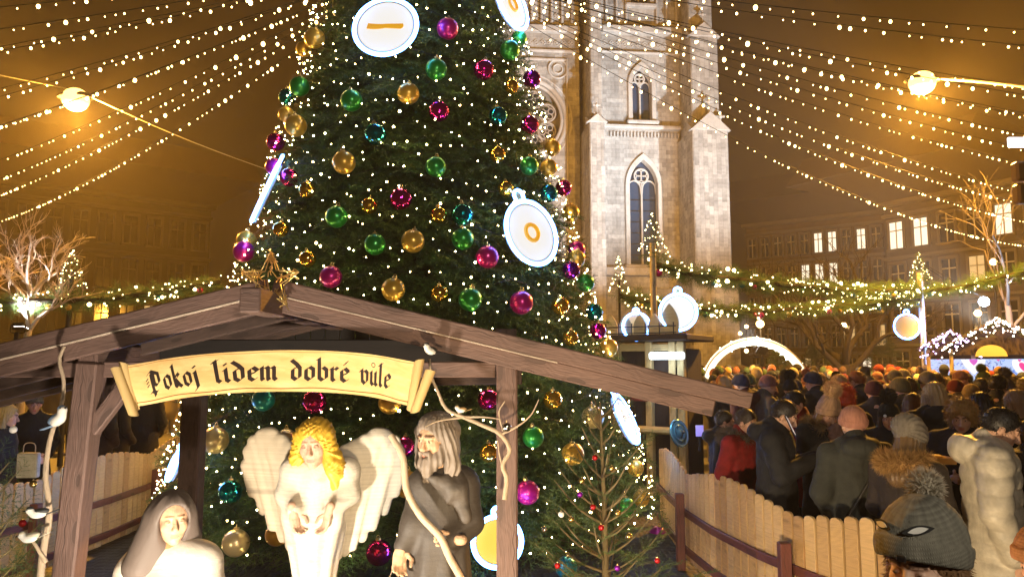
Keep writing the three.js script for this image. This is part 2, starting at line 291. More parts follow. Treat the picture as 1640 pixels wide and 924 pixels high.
    for (const [q, t] of [[rr + 0.16, 0.15], [rr - 0.1, 0.1], [rr + 0.48, 0.07], [rr * 0.3, 0.07]]) add('ring', new THREE.TorusGeometry(q, t, 8, 48).translate(rc[0], rc[1], q > rr * 0.5 ? -0.05 : -0.5), trimM, rose);
    for (let k = 0; k < 8; k++) {
      const a = (k + 0.5) * Math.PI / 4, x = rc[0] + Math.cos(a) * rr * 0.64, y = rc[1] + Math.sin(a) * rr * 0.64, p = [new THREE.TorusGeometry(rr * 0.235, 0.05, 6, 24).translate(x, y, -0.5)];
      for (let j = 0; j < 5; j++) { const b = a + j * Math.PI * 0.4; p.push(new THREE.TorusGeometry(rr * 0.075, 0.032, 5, 12).translate(x + Math.cos(b) * rr * 0.12, y + Math.sin(b) * rr * 0.12, -0.5)); }
      add('rosette', merge(p), trimM, rose);
      for (let j = 0; j < 5; j++) { const b = a + j * Math.PI * 0.4; add('pane', new THREE.CircleGeometry(rr * 0.075, 12).translate(x + Math.cos(b) * rr * 0.12, y + Math.sin(b) * rr * 0.12, -0.68), glassM, rose); }
    }
    for (const px of [895]) { const r2 = 0.55; add('roundel', merge([new THREE.TorusGeometry(r2, 0.06, 6, 28), new THREE.TorusGeometry(r2 * 0.5, 0.05, 6, 20)]).translate(X(px), Y(116), 0.04), trimM, church); }
    const f0 = X(916), f1 = X(925); block('panel_moulding', X(908), X(911), Y(420), Y(100), 0.002, 0.12, trimM, 0.03); block('panel_moulding', X(780), X(908), Y(104), Y(100), 0.002, 0.12, trimM, 0.03);
  }
  // buttresses: stages that step back, sloped weatherings, gablets with crosses
  const gable = (x0, x1, y, h, z0, z1) => { const s = new THREE.Shape(); s.moveTo(x0, y).lineTo(x1, y).lineTo((x0 + x1) / 2, y + h).closePath(); add('gablet', new THREE.ExtrudeGeometry(s, { depth: z1 - z0, bevelEnabled: true, bevelSize: 0.05, bevelThickness: 0.05, bevelSegments: 1 }).translate(0, 0, z0), trimM, church); };
  const cross = (x, y, z, k = 1) => add('finial_cross', merge([cbox(0.09 * k, 0.95 * k, 0.09 * k, 0.02).translate(0, 0.47 * k, 0), cbox(0.5 * k, 0.1 * k, 0.09 * k, 0.02).translate(0, 0.66 * k, 0), new THREE.SphereGeometry(0.13 * k, 8, 6).translate(0, 0.66 * k, 0), new THREE.CylinderGeometry(0.05 * k, 0.16 * k, 0.3 * k, 8).translate(0, 0.05, 0)]), trimM, church).position.set(x, y, z);
  const wedge = (x0, x1, y0, y1, z0, z1) => { const s = new THREE.Shape(); s.moveTo(0, y0).lineTo(z1 - z0, y0).lineTo(0, y1).closePath(); add('weathering', new THREE.ExtrudeGeometry(s, { depth: x1 - x0, bevelEnabled: false }).rotateY(-Math.PI / 2).translate(x1, 0, z0), trimM, church); };
  for (const [a, stages] of [[1, [[948, 968, -200, 185, 1.7], [946, 971, 196, 700, 2.5]]], [2, [[1111, 1150, -200, 42, 1.5], [1113, 1158, 52, 190, 2.0], [1113, 1171, 203, 700, 2.6]]]]) {
    stages.forEach(([p0, p1, y0, y1, z], n) => {
      const x0 = X(p0, z), x1 = X(p1, z), t = n ? Y(y0, z) : TOP + 1, b = y1 > 600 ? 0 : Y(y1, z) - 1.2;
      block('buttress', x0, x1, b, t, -1.2, z - n * 0.004, stoneM, 0.06);
      if (n) { const zp = stages[n - 1][4]; wedge(x0 - 0.06, x1 + 0.06, t, t + 0.55, zp - 0.05, z + 0.08); gable(x0 - 0.08, x1 + 0.08, t - 0.05, (x1 - x0) * 0.5, z - 0.25, z + 0.06); cross((x0 + x1) / 2, t - 0.05 + (x1 - x0) * 0.48, z - 0.1, n === 2 ? 1 : 0.85); }
    });
  }
  cross(X(1162, 2.6), Y(203, 2.6) + 0.1, 2.3, 1.1);
  // plinth and the twin tower, mostly behind the fir
  block('plinth', wx0 - 0.5, wx1 + 0.6, 0, Y(462), -0.5, 0.3, stoneM, 0.08);
  block('plinth', X(1105, 2.6), X(1178, 2.6), 0, Y(440, 2.6), -0.5, 2.85, stoneM, 0.08);
  const mx = (x) => 2 * rc[0] - x;
  block('twin_tower_wall', mx(wx1), mx(wx0), 0, TOP, -7, -0.3); block('buttress', mx(X(970, 2.5)), mx(X(946, 2.5)), 0, Y(196, 2.5), -1.2, 2.5); block('buttress', mx(X(1160, 2.5)), mx(X(1113, 2.5)), 0, Y(100, 2.5), -1.2, 2.5);
}
// floodlights for the church: a bank of housings on the ground in front of it, beyond the crowd
const lampGlass = glow(0.86, 0.93, 1, 6);
function flood(label, at, aim, I, color, angle, pen, size, group) {
  const f = thing('floodlight', label, 'floodlight', V(at.x, at.y, at.z), 0, group), dir = aim.clone().sub(at).normalize(), m = new THREE.Matrix4().lookAt(V(0, 0, 0), dir, V(0, 1, 0)), q = new THREE.Quaternion().setFromRotationMatrix(m);
  const put = (name, g, mt) => { const o = add(name, g, mt, f); o.quaternion.copy(q); return o; };
  put('housing', merge([cbox(size, size * 0.7, size * 0.22, 0.01).translate(0, 0, 0.06 + size * 0.11), cbox(size * 1.04, 0.02, size * 0.3, 0.004).translate(0, size * 0.36, size * 0.1)]), ironM);
  put('lamp_glass', cbox(size * 0.9, size * 0.6, 0.012, 0.004).translate(0, 0, 0.05), glow(color[0], color[1], color[2], 5));
  add('bracket', merge([tube([V(-size * 0.55, 0, 0.1), V(-size * 0.55, -size * 0.6, 0.1), V(size * 0.55, -size * 0.6, 0.1), V(size * 0.55, 0, 0.1)], 0.012, 20, 6), cbox(0.08, Math.max(0.04, at.y - size * 0.6), 0.08, 0.01).translate(0, -size * 0.6 - Math.max(0.04, at.y - size * 0.6) / 2, 0.1)]), ironM, f);
  const l = new THREE.SpotLight(lin(...color), I, 0, angle, pen, 2); l.name = 'flood_beam'; l.position.copy(dir).multiplyScalar(0.07); l.target.position.copy(dir).multiplyScalar(5); l.castShadow = true; l.shadow.radius = size * 20; f.add(l); f.add(l.target);
  return f;
}
flood('floodlight on a post aimed at the church, behind the heart stall', V(17.3, 3.1, -26.5), V(7.6, 20.5, -41), 2100, [0.84, 0.93, 1], 0.55, 0.6, 0.5);
flood('floodlight on a post beyond the crowd, aimed at the church tower', V(12.0, 2.5, -30), V(8.0, 10, -41), 110, [1, 0.95, 0.86], 0.55, 0.7, 0.5);
flood('floodlight on a post beyond the arch, aimed at the rose window', V(9.5, 2.5, -28.5), V(2.5, 14, -40), 1300, [0.88, 0.94, 1], 0.5, 0.6, 0.5);

// ---------------------------------------------------------------- town houses round the square
const paneDark = MP(0.012, 0.013, 0.016, 0.1), litPane = glow(1, 0.84, 0.55, 0.8), litPane2 = glow(1, 0.88, 0.66, 1.15), litPane3 = glow(1, 0.66, 0.28, 0.55);
function house(label, A, B, H, depth, wall, floors, cols, lit, o = {}) { // A, B: ends of the facade on the ground, A to the left seen from the square
  const L = A.distanceTo(B), t = Math.atan2(-(B.z - A.z), B.x - A.x), g = thing('town_house', label, 'building', A, t);
  add('wall', cbox(L, H, depth, 0.05).translate(L / 2, H / 2, -depth / 2), wall, g);
  const trim = o.trim, fh = (H - 1.2) / floors, cw = L / cols;
  for (let f = 1; f <= floors; f++) add('string_course', cbox(L + 0.1, 0.22, 0.3, 0.04).translate(L / 2, f * fh + 0.35, 0.15), trim, g);
  const roof = add('roof', (() => { const s = new THREE.Shape(); s.moveTo(0.4, 0).lineTo(-depth - 0.3, 0).lineTo(-depth + 1.5, 1.9).lineTo(-1.6, 1.9).closePath(); return new THREE.ExtrudeGeometry(s, { depth: L + 0.4, bevelEnabled: false }).rotateY(-Math.PI / 2).rotateY(Math.PI).translate(-0.2, H, 0).applyMatrix4(new THREE.Matrix4().makeScale(1, 1, 1)); })(), M(0.05, 0.03, 0.025, 0.8), g);
  for (let c = 0; c < 2; c++) add('chimney', cbox(0.9, 1.6, 0.7, 0.04).translate(L * (0.25 + 0.5 * c), H + 2.2, -depth / 2), wall, roof);
  add('cornice', cbox(L + 0.4, 0.4, 0.7, 0.08).translate(L / 2, H - 0.1, 0.3), trim, g);
  const ww = Math.min(1.25, cw * 0.55), wh = fh * 0.62;
  const frameG = merge([cbox(ww + 0.3, 0.16, 0.16, 0.03).translate(0, wh / 2 + 0.12, 0.09), cbox(0.14, wh + 0.1, 0.14, 0.02).translate(-ww / 2 - 0.07, 0, 0.08), cbox(0.14, wh + 0.1, 0.14, 0.02).translate(ww / 2 + 0.07, 0, 0.08)]), barG = merge([cbox(0.07, wh, 0.05, 0.01).translate(0, 0, 0.05), cbox(ww, 0.07, 0.05, 0.01).translate(0, wh * 0.18, 0.052)]), sillG = cbox(ww + 0.36, 0.1, 0.28, 0.02).translate(0, -wh / 2 - 0.06, 0.14), paneG = cbox(ww, wh, 0.03, 0.004).translate(0, 0, 0.017);
  for (let f = 0; f < floors; f++) for (let c = 0; c < cols; c++) {
    const w = add('window', paneG, lit[f + ',' + c] || paneDark, g); w.position.set((c + 0.5) * cw, f * fh + fh * 0.55 + 0.3, 0);
    add('frame', frameG, trim, w); add('sash', barG, o.sash || trim, w); add('sill', sillG, trim, w);
  }
  return g;
}
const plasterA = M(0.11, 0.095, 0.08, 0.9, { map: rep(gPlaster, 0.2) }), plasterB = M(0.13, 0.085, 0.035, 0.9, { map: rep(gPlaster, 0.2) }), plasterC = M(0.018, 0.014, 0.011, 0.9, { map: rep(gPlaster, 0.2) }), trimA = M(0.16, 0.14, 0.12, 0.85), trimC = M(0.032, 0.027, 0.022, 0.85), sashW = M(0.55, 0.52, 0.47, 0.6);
const gp = (px, d) => V((px - 820) / FPX * d, 0, -d);
house('tall pale corner house with white-lit attic windows behind the market stalls', gp(1426, 47), gp(1700, 39), 12.1, 9, plasterA, 4, 6, { '3,0': litPane2, '3,1': litPane2, '3,4': litPane2, '2,3': litPane3, '0,2': litPane3, '0,4': litPane3 }, { trim: trimA, sash: sashW });
house('ochre house with two rows of lit windows beyond the bare tree', gp(1200, 60), gp(1424, 54), 13.2, 9, plasterB, 5, 10, { '4,5': litPane2, '4,6': litPane2, '4,8': litPane2, '3,4': litPane2, '3,5': litPane2, '3,6': litPane2, '0,6': litPane2, '0,8': litPane2, '1,9': litPane3, '0,4': litPane3, '1,7': litPane3 }, { trim: trimA, sash: sashW });
house('dim brown house with pale window frames behind the white-lit branches', gp(-260, 40), gp(330, 52), 13, 9, plasterC, 4, 13, { '1,10': litPane3 }, { trim: trimC, sash: trimC });

// ---------------------------------------------------------------- bare trees
const barkM = M(0.022, 0.016, 0.011, 0.95, { map: rep(gWood, 1.5), bumpMap: rep(gWood, 2), bumpScale: 0.02 }), paleBark = M(0.4, 0.34, 0.29, 0.9, { map: rep(gWood2, 2) });
function bareTree(name, label, at, H, seed, m, o = {}) {
  const r = rngOf(seed), g = thing(name, label, 'tree', at, 0), limbs = [], twigs = [], fork = o.fork ?? 0.4;
  add('trunk', tube([V(0, -0.05, 0), V(0.05, H * fork * 0.5, 0.03), V(o.lean ? o.lean[0] * 0.3 : 0, H * fork, 0)], [H * 0.05, H * 0.038, H * 0.032].map((x) => x * (o.thick ?? 1)), 10, 9), m, g);
  const grow = (p, d, L, rad, k) => {
    const mid = p.clone().addScaledVector(d, L * 0.5).add(V(r() - 0.5, r() - 0.3, r() - 0.5).multiplyScalar(L * 0.16)), e = p.clone().addScaledVector(d, L).add(V(r() - 0.5, r() - 0.2, r() - 0.5).multiplyScalar(L * 0.2));
    (k < 2 ? limbs : twigs).push(tube([p, mid, e], [rad, rad * 0.8, rad * 0.55], k < 3 ? 5 : 3, k < 2 ? 6 : 4, false));
    if (k >= (o.depth ?? 5)) return;
    const n = k === 0 ? 3 : 2 + (r() < 0.55 ? 1 : 0);
    for (let i = 0; i < n; i++) { const q = p.clone().lerp(e, i === 0 ? 1 : 0.45 + 0.5 * r()), dd = d.clone().add(V(r() - 0.5, (r() - 0.4) * 0.8, r() - 0.5).multiplyScalar(1.5)).normalize(); grow(q, dd, L * (0.62 + 0.2 * r()), rad * (i ? 0.5 : 0.62), k + 1); }
  };
  const n = o.limbs ?? 5;
  for (let i = 0; i < n; i++) { const a = i / n * 6.28 + r(), d = V(Math.cos(a) * 0.75, 0.55 + r() * 0.5, Math.sin(a) * 0.75).add(V(...(o.lean || [0, 0, 0]))).normalize(); grow(V(o.lean ? o.lean[0] * 0.3 : 0, H * fork * (0.8 + 0.2 * (i % 2)), 0), d, H * (o.reach ?? 0.26) * (0.85 + r() * 0.3), H * 0.02 * (o.thick ?? 1), 0); }
  add('limbs', merge(limbs), m, g, 'stuff'); add('twigs', merge(twigs), m, g, 'stuff');
  return g;
}
bareTree('bare_tree', 'large dark leafless tree with spreading limbs behind the crowd', gp(1352, 25), 6.2, 5, barkM, { fork: 0.3, limbs: 6 });
bareTree('bare_tree', 'slender pale leafless tree beside the right-hand market stalls', gp(1618, 21), 6.4, 9, M(0.13, 0.11, 0.1, 0.9), { fork: 0.55, limbs: 3, depth: 4, thick: 0.4 });
bareTree('bare_tree', 'leafless tree with branches lit white near the left lamp', gp(38, 13.5), 4.7, 21, paleBark, { fork: 0.66, limbs: 8, lean: [0.35, 0.2, 0.1], depth: 4, thick: 0.4, reach: 0.12 });
bareTree('bare_tree', 'leafless white-lit tree cut by the left picture edge', gp(-50, 14.5), 5.0, 33, paleBark, { fork: 0.62, limbs: 6, depth: 4, thick: 0.5, reach: 0.15 });

// ---------------------------------------------------------------- street lamps
function lampHead(g, k, color, I, bowl) { // a sodium luminaire hanging from its group's origin, with a glowing bowl
  add('lamp_housing', moved(new THREE.SphereGeometry(1, 20, 10, 0, 6.2832, 0, Math.PI / 2), 0, 0.02 * k, 0, 0, 0, 0, 0.42 * k, 0.16 * k, 0.26 * k), ironM, g);
  add('lamp_bowl', moved(new THREE.SphereGeometry(1, 24, 16), 0, -0.02 * k, 0, 0, 0, 0, 0.3 * k, 0.27 * k, 0.29 * k), glow(...bowl), g);
  const l = new THREE.PointLight(lin(...color), I, 0, 2); l.name = 'lamp_glow'; l.position.set(0, -0.42 * k, 0); l.castShadow = true; l.shadow.radius = 12 * k; g.add(l);
}
const sodium = [1, 0.44, 0.05];
{ const c = P(1478, 131, 17), g = thing('street_lamp', 'glaring amber street lamp on a pale arm above the stalls', 'street lamp', c); lampHead(g, 1, sodium, 1250, [1, 0.66, 0.2, 2.6]);
  const e = P(1760, 152, 16.6).sub(c), m = M(0.6, 0.58, 0.55, 0.5, { metalness: 0.3 });
  add('arm', tube([V(0.3, 0.08, 0), V(1.2, 0.02, 0), e], 0.035, 16, 8), m, g); add('pole', tube([V(e.x, -c.y, e.z), V(e.x, e.y + 0.3, e.z)], [0.1, 0.06], 4, 10), m, g); }
{ const c = P(120, 158, 17), g = thing('street_lamp', 'glaring amber street lamp hung on a span wire at left', 'street lamp', c); lampHead(g, 1, sodium, 1250, [1, 0.66, 0.2, 2.6]);
  add('span_wire', merge([tube([V(0, 0.2, 0), P(290, 220, 17.6).sub(c), P(432, 273, 18.2).sub(c), P(620, 330, 19).sub(c)], 0.012, 16, 5), tube([V(0, 0.2, 0), P(-150, 90, 17).sub(c)], 0.012, 6, 5)]), steelM, g); }
for (const [px, py, d, I, k, label] of [[1218, 517, 34, 22, 0.55, 'small amber street lamp in front of the dark gap beside the church'], [1567, 500, 36, 20, 0.5, 'small amber street lamp against the pale corner house'], [1592, 418, 37, 12, 0.5, 'small amber wall lamp high on the pale corner house'], [1352, 520, 42, 25, 0.5, 'small amber lamp glimpsed through the bare tree']]) {
  const c = P(px, py, d), g = thing('small_street_lamp', label, 'street lamp', c);
  add('lamp_globe', new THREE.SphereGeometry(0.32 * k, 16, 12).translate(0, -0.05, 0), glow(1, 0.6, 0.2, 22), g); add('lamp_cap', new THREE.ConeGeometry(0.3 * k, 0.2 * k, 12).translate(0, 0.4 * k, 0), ironM, g);
  add('pole', tube([V(0, -c.y, 0), V(0, -0.2 * k, 0)], 0.05, 3, 8), ironM, g);
  const l = new THREE.PointLight(lin(1, 0.6, 0.22), I, 0, 2); l.name = 'lamp_glow'; l.position.set(0, -0.05, 0.5 * k); l.castShadow = true; l.shadow.radius = 6; g.add(l);
}
{ // the blue-white star lamp
  const c = P(1577, 483, 20), g = thing('star_lamp', 'blue-white glaring lamp above the right-hand stall roofs', 'lamp', c);
  add('lamp_globe', new THREE.SphereGeometry(0.13, 16, 12), glow(0.6, 0.78, 1, 30), g); add('cable', tube([V(0, 0.1, 0), V(-1.8, 1.1, 0.1), P(1510, 445, 20).sub(c)], 0.01, 10, 5), wireM, g);
  const l = new THREE.PointLight(lin(0.6, 0.78, 1), 30, 0, 2); l.name = 'lamp_glow'; l.position.set(0, -0.2, 0.15); l.castShadow = true; l.shadow.radius = 6; g.add(l);
}
// uplight in the white-lit branches
flood('white uplight strapped among the white-lit branches at left', P(34, 520, 13.1), P(80, 380, 13.6), 45, [1, 0.93, 0.9], 0.8, 0.5, 0.22);
{ // traffic signal and lit sign at the right edge
  const c = P(1634, 300, 13), g = thing('traffic_signal', 'traffic signal heads cut by the right picture edge', 'traffic light', V(c.x + 0.28, 0, c.z));
  add('pole', tube([V(0, 0, 0), V(0, c.y + 1, 0)], 0.06, 4, 10), ironM, g);
  for (const dy of [0.28, -0.12]) { const h = add('signal_head', cbox(0.26, 0.36, 0.2, 0.04).translate(-0.24, c.y + dy, 0), M(0.12, 0.07, 0.025, 0.5), g); add('visor', moved(new THREE.CylinderGeometry(0.09, 0.09, 0.16, 14, 1, true, 0, Math.PI), -0.24, c.y + dy + 0.03, 0.16, Math.PI / 2, 0, 0), ironM, h); }
  const s = thing('lit_sign', 'small bright white lit sign above the traffic signal', 'sign', P(1633, 228, 13)); add('sign_face', cbox(0.4, 0.18, 0.05, 0.02), glow(0.85, 0.88, 1, 4), s); add('bracket', cbox(0.4, 0.04, 0.04, 0.005).translate(0.35, 0, 0), ironM, s);
}
// dark evergreen shrubs far behind the crowd come with the foliage below
// ================================================================ the tall fir
function sprigGeo(seed, len, side, needle, w, step) { // a flat spray of conifer twigs along +z, needles as thin blades
  const r = rngOf(seed), pos = [], idx = [];
  const twig = (p, d, L) => {
    const n = Math.floor(L / step);
    for (let i = 0; i < n; i++) {
      const t = (i + r()) / n, c = p.clone().addScaledVector(d, L * t); c.y -= t * t * L * 0.12;
      const a = r() * 6.283, u = V(Math.cos(a), Math.sin(a), 0), q = d.clone().multiplyScalar(0.75).addScaledVector(u.sub(d.clone().multiplyScalar(u.dot(d))), 0.85).normalize().multiplyScalar(needle * (0.7 + 0.6 * r())), s = q.clone().cross(V(r() - 0.5, r() - 0.5, r() - 0.5)).normalize().multiplyScalar(w), o = pos.length / 3;
      pos.push(c.x - s.x, c.y - s.y, c.z - s.z, c.x + s.x, c.y + s.y, c.z + s.z, c.x + q.x, c.y + q.y, c.z + q.z); idx.push(o, o + 1, o + 2);
    }
  };
  twig(V(0, 0, 0), V(0, 0, 1), len);
  for (let k = 0; k < side; k++) { const t = 0.12 + 0.8 * k / side, s = k % 2 ? 1 : -1, L = len * 0.5 * (1 - t * 0.6) * (0.8 + 0.4 * r()); twig(V(0, -t * t * len * 0.1, len * t), V(s * 0.8, (r() - 0.5) * 0.5, 0.65).normalize(), L); }
  return geo(pos, idx);
}
const needleM = new THREE.MeshStandardMaterial({ color: lin(1, 1, 1), roughness: 0.65 });
const sprays = [1, 2, 3].map((s) => sprigGeo(s, 0.5, 9, 0.034, 0.0028, 0.0055)), fineSpray = sprigGeo(7, 0.22, 7, 0.022, 0.0018, 0.0045);
const TREE = V(-1.17, 0, -9), profile = [[0.2, 2.75], [0.6, 2.72], [1.7, 2.42], [3.25, 1.93], [6.3, 1.2], [11.0, 0.02]];
const firR = (y) => { for (let i = 1; i < profile.length; i++) if (y <= profile[i][0]) { const [a, b] = [profile[i - 1], profile[i]]; return lerp(a[1], b[1], (y - a[0]) / (b[0] - a[0])); } return 0; };
function onFir(px, py) { // where the line of sight meets the fir: place and outward direction
  const d = ray(px, py); d.divideScalar(-d.z); let best = null, bv = 1e9;
  for (let z = 5.6; z < 10; z += 0.01) { const p = d.clone().multiplyScalar(z).add(camera.position), q = Math.hypot(p.x - TREE.x, p.z - TREE.z) - firR(p.y); if (q < bv) { bv = q; best = p; } if (q < 0.02) break; }
  const n = V(best.x - TREE.x, 0, best.z - TREE.z).normalize(); return { p: best, n, miss: bv };
}
const fir = thing('christmas_tree', 'very tall decorated fir hung with baubles and fairy lights behind the crib', 'Christmas tree', TREE.clone());
{
  add('trunk', tube([V(0, 0, 0), V(0, 11, 0)], [0.2, 0.02], 8, 10), barkM, fir);
  const r = rngOf(77), per = [[[], []], [[], []], [[], []]];
  const put = (y, a, rad, k, tilt) => {
    const i = Math.floor(r() * 3), q = new THREE.Quaternion().setFromEuler(new THREE.Euler(tilt + (r() - 0.5) * 0.6, Math.PI / 2 - a + (r() - 0.5) * 0.9, (r() - 0.5) * 1.2, 'YXZ'));
    per[i][0].push(new THREE.Matrix4().compose(V(Math.cos(a) * rad, y, Math.sin(a) * rad), q, V(k, k, k)));
    const g = 0.45 + 0.9 * r(); per[i][1].push(lin(0.055 * g * (0.8 + 0.5 * r()), 0.105 * g, 0.02 * g * (0.7 + 0.6 * r())));
  };
  for (let n = 0; n < 12500; n++) {
    const f = 1 - Math.sqrt(r()) , y = 0.2 + 10.7 * f, a = r() * 6.283, R = firR(y), tier = 0.08 * Math.sin(y * 9 + a * 2) + 0.1 * N3(Math.cos(a) * 3, y * 1.6, Math.sin(a) * 3);
    const lay = n % 4, ph = (y / 0.58 + 0.35 * Math.sin(a * 3 + 1.3) + 0.25 * Math.sin(a * 7 + y) + 20) % 1; put(y, a, Math.max(0.02, R * [1, 0.93, 0.82, 0.62][lay] - 0.38 + tier - (y < 9.5 ? 0.24 : 0.05) * ph), [1, 1.05, 1.15, 1.5][lay] * (0.75 + 0.45 * r()) * (y > 9 ? 0.6 : 1), 0.1 + 0.25 * r());
  }
  per.forEach(([m, c], i) => instanced('foliage', sprays[i], needleM, m, c, fir));
}
{ // fairy lights: one long string wound round the fir
  const r = rngOf(5), b = [], s = new THREE.IcosahedronGeometry(1, 1), wirePts = [], fl = thing('fairy_lights', 'string of tiny warm white lights wound round the tall fir', 'fairy lights', TREE.clone());
  for (let y = 0.3, a = 0; y < 10.6;) {
    const R = firR(y) + 0.03; a += 0.115 / Math.max(R, 0.2); y += 0.115 / Math.max(R, 0.2) / 6.283 * 0.26;
    const aa = a + (r() - 0.5) * 0.08 / Math.max(R, 0.3), yy = y + (r() - 0.5) * 0.2 + 0.05 * Math.sin(a * 5), RR = firR(yy) + 0.02 + r() * 0.06, k = 0.0046 + 0.0045 * r() * r() + (r() < 0.06 ? 0.0045 : 0);
    b.push(moved(s, Math.cos(aa) * RR, yy, Math.sin(aa) * RR, 0, 0, 0, k)); if (b.length % 3 === 0) wirePts.push(V(Math.cos(aa) * (RR - 0.03), yy, Math.sin(aa) * (RR - 0.03)));
  }
  add('bulbs', merge(b), glow(1, 0.72, 0.28, 75), fl, 'stuff');
  add('wire', tube(wirePts, 0.003, wirePts.length * 2, 3, false), wireM, fl);
}
// ---------------------------------------------------------------- baubles
const ballG = new THREE.SphereGeometry(1, 32, 20), facetG = (() => { const g = new THREE.IcosahedronGeometry(1, 6); return g; })(), capG = merge([new THREE.CylinderGeometry(0.2, 0.22, 0.16, 14).translate(0, 1.03, 0), new THREE.TorusGeometry(0.12, 0.03, 6, 14).translate(0, 1.2, 0)]);
const capM = M(0.8, 0.6, 0.25, 0.3, { metalness: 1 });
const hues = { gold: [0.72, 0.43, 0.06], green: [0.02, 0.3, 0.04], magenta: [0.55, 0.01, 0.22], teal: [0.0, 0.26, 0.3], 'pale gold': [0.62, 0.5, 0.28], purple: [0.3, 0.01, 0.3] };
const satinM = {}, facetM = {};
for (const k in hues) { const c = hues[k]; satinM[k] = MP(...c, 0.33, { metalness: 0.5, clearcoat: 0.35, clearcoatRoughness: 0.15 }); facetM[k] = new THREE.MeshPhysicalMaterial({ color: lin(...c.map((x) => Math.min(0.9, x * 1.25))), roughness: 0.12, metalness: 0.9, flatShading: true, clearcoat: 0.5, clearcoatRoughness: 0.05 }); }
const baubles = [
  ['s', 'gold', 506, 62, 34], ['s', 'gold', 489, 79, 26], ['s', 'gold', 654, 151, 36], ['s', 'gold', 552, 261, 38], ['s', 'gold', 476, 202, 36], ['s', 'gold', 461, 184, 26], ['s', 'gold', 661, 387, 38], ['s', 'gold', 630, 464, 38], ['s', 'gold', 882, 237, 27], ['s', 'gold', 876, 269, 29], ['s', 'gold', 911, 341, 29], ['s', 'gold', 921, 414, 28], ['s', 'pale gold', 947, 668, 36], ['s', 'gold', 915, 727, 36], ['s', 'gold', 1005, 689, 27], ['s', 'gold', 397, 386, 32],
  ['s', 'green', 698, 112, 36], ['s', 'green', 564, 162, 36], ['s', 'green', 482, 139, 33], ['s', 'green', 697, 268, 34], ['s', 'green', 540, 348, 36], ['s', 'green', 601, 392, 35], ['s', 'green', 740, 383, 36], ['s', 'green', 752, 480, 38], ['s', 'green', 845, 266, 31], ['s', 'green', 814, 81, 33], ['s', 'green', 829, 62, 26], ['s', 'green', 935, 453, 29], ['s', 'green', 852, 700, 34], ['s', 'green', 1000, 812, 30],
  ['s', 'magenta', 716, 47, 36], ['f', 'magenta', 773, 113, 34], ['f', 'magenta', 702, 179, 34], ['f', 'magenta', 642, 319, 36], ['f', 'magenta', 444, 228, 30], ['s', 'magenta', 441, 267, 28], ['f', 'magenta', 465, 285, 30], ['f', 'purple', 849, 127, 30], ['f', 'magenta', 846, 200, 30], ['f', 'magenta', 900, 301, 27], ['s', 'magenta', 779, 412, 37], ['s', 'magenta', 393, 403, 34], ['s', 'magenta', 833, 485, 38], ['s', 'magenta', 531, 444, 36], ['s', 'magenta', 921, 400, 28], ['f', 'purple', 912, 433, 29], ['f', 'magenta', 505, 643, 38], ['f', 'magenta', 607, 884, 40], ['s', 'magenta', 843, 788, 38], ['f', 'magenta', 781, 640, 34], ['f', 'magenta', 648, 715, 32], ['f', 'magenta', 315, 680, 32], ['s', 'purple', 1052, 858, 30], ['f', 'magenta', 955, 530, 26],
  ['f', 'teal', 463, 156, 29], ['f', 'teal', 602, 216, 36], ['f', 'teal', 796, 186, 30], ['f', 'teal', 739, 344, 36], ['f', 'teal', 876, 310, 30], ['s', 'teal', 424, 640, 36], ['f', 'teal', 371, 787, 36], ['f', 'teal', 949, 500, 28], ['s', 'teal', 905, 908, 34],
  ['f', 'gold', 795, 248, 26], ['f', 'gold', 493, 305, 27], ['f', 'gold', 592, 330, 27], ['f', 'gold', 702, 345, 25], ['f', 'gold', 452, 367, 25], ['f', 'gold', 494, 415, 27], ['f', 'gold', 703, 470, 27], ['f', 'gold', 808, 303, 26], ['f', 'gold', 895, 490, 29], ['f', 'gold', 911, 541, 24], ['f', 'gold', 817, 139, 22], ['f', 'gold', 782, 725, 30], ['f', 'gold', 883, 640, 30],
  ['s', 'pale gold', 347, 705, 42], ['s', 'pale gold', 380, 869, 42], ['s', 'gold', 445, 855, 36], ['s', 'gold', 651, 775, 42], ['s', 'gold', 624, 645, 36], ['s', 'pale gold', 460, 705, 36], ['s', 'gold', 1015, 750, 26], ['s', 'gold', 1024, 798, 26], ['s', 'gold', 972, 557, 30],
];
{
  const ord = ['topmost', 'second from top', 'third from top', 'fourth from top', 'fifth from top', 'sixth from top', 'seventh from top', 'eighth from top', 'ninth from top', 'tenth from the top'];
  const zone = (px, py) => { const c = 665, h = 165 + py * 0.24, t = (px - c) / h; return t < -0.5 ? 'left flank' : t > 0.5 ? 'right flank' : 'middle'; };
  const rank = new Map();
  for (const b of [...baubles].sort((a, c) => a[3] - c[3])) { const key = b[0] + b[1] + zone(b[2], b[3]), n = rank.get(key) ?? 0; rank.set(key, n + 1); b.push(n); }
  for (const [kind, hue, px, py, dia, n] of baubles) {
    const { p, n: out } = onFir(px, py), R = Math.max(0.08, dia / 2 / FPX * -p.z), z = zone(px, py), one = rank.get(kind + hue + z) === 1;
    const c = p.clone().addScaledVector(out, 0.02), g = thing('bauble', `${kind === 's' ? 'satin' : 'faceted'} ${hue} bauble, ${one ? 'only one' : ord[n] + ' of its kind'} on tall fir's ${z}`, 'bauble', c, (px * 7.3) % 6, 'baubles on the tall fir');
    const ball = add('ball', kind === 's' ? ballG : facetG, (kind === 's' ? satinM : facetM)[hue], g); ball.scale.setScalar(R); ball.rotation.set(0.1 * Math.sin(px), 0, 0.15 * Math.cos(py));
    const cap = add('cap', capG, capM, ball);
  }
}
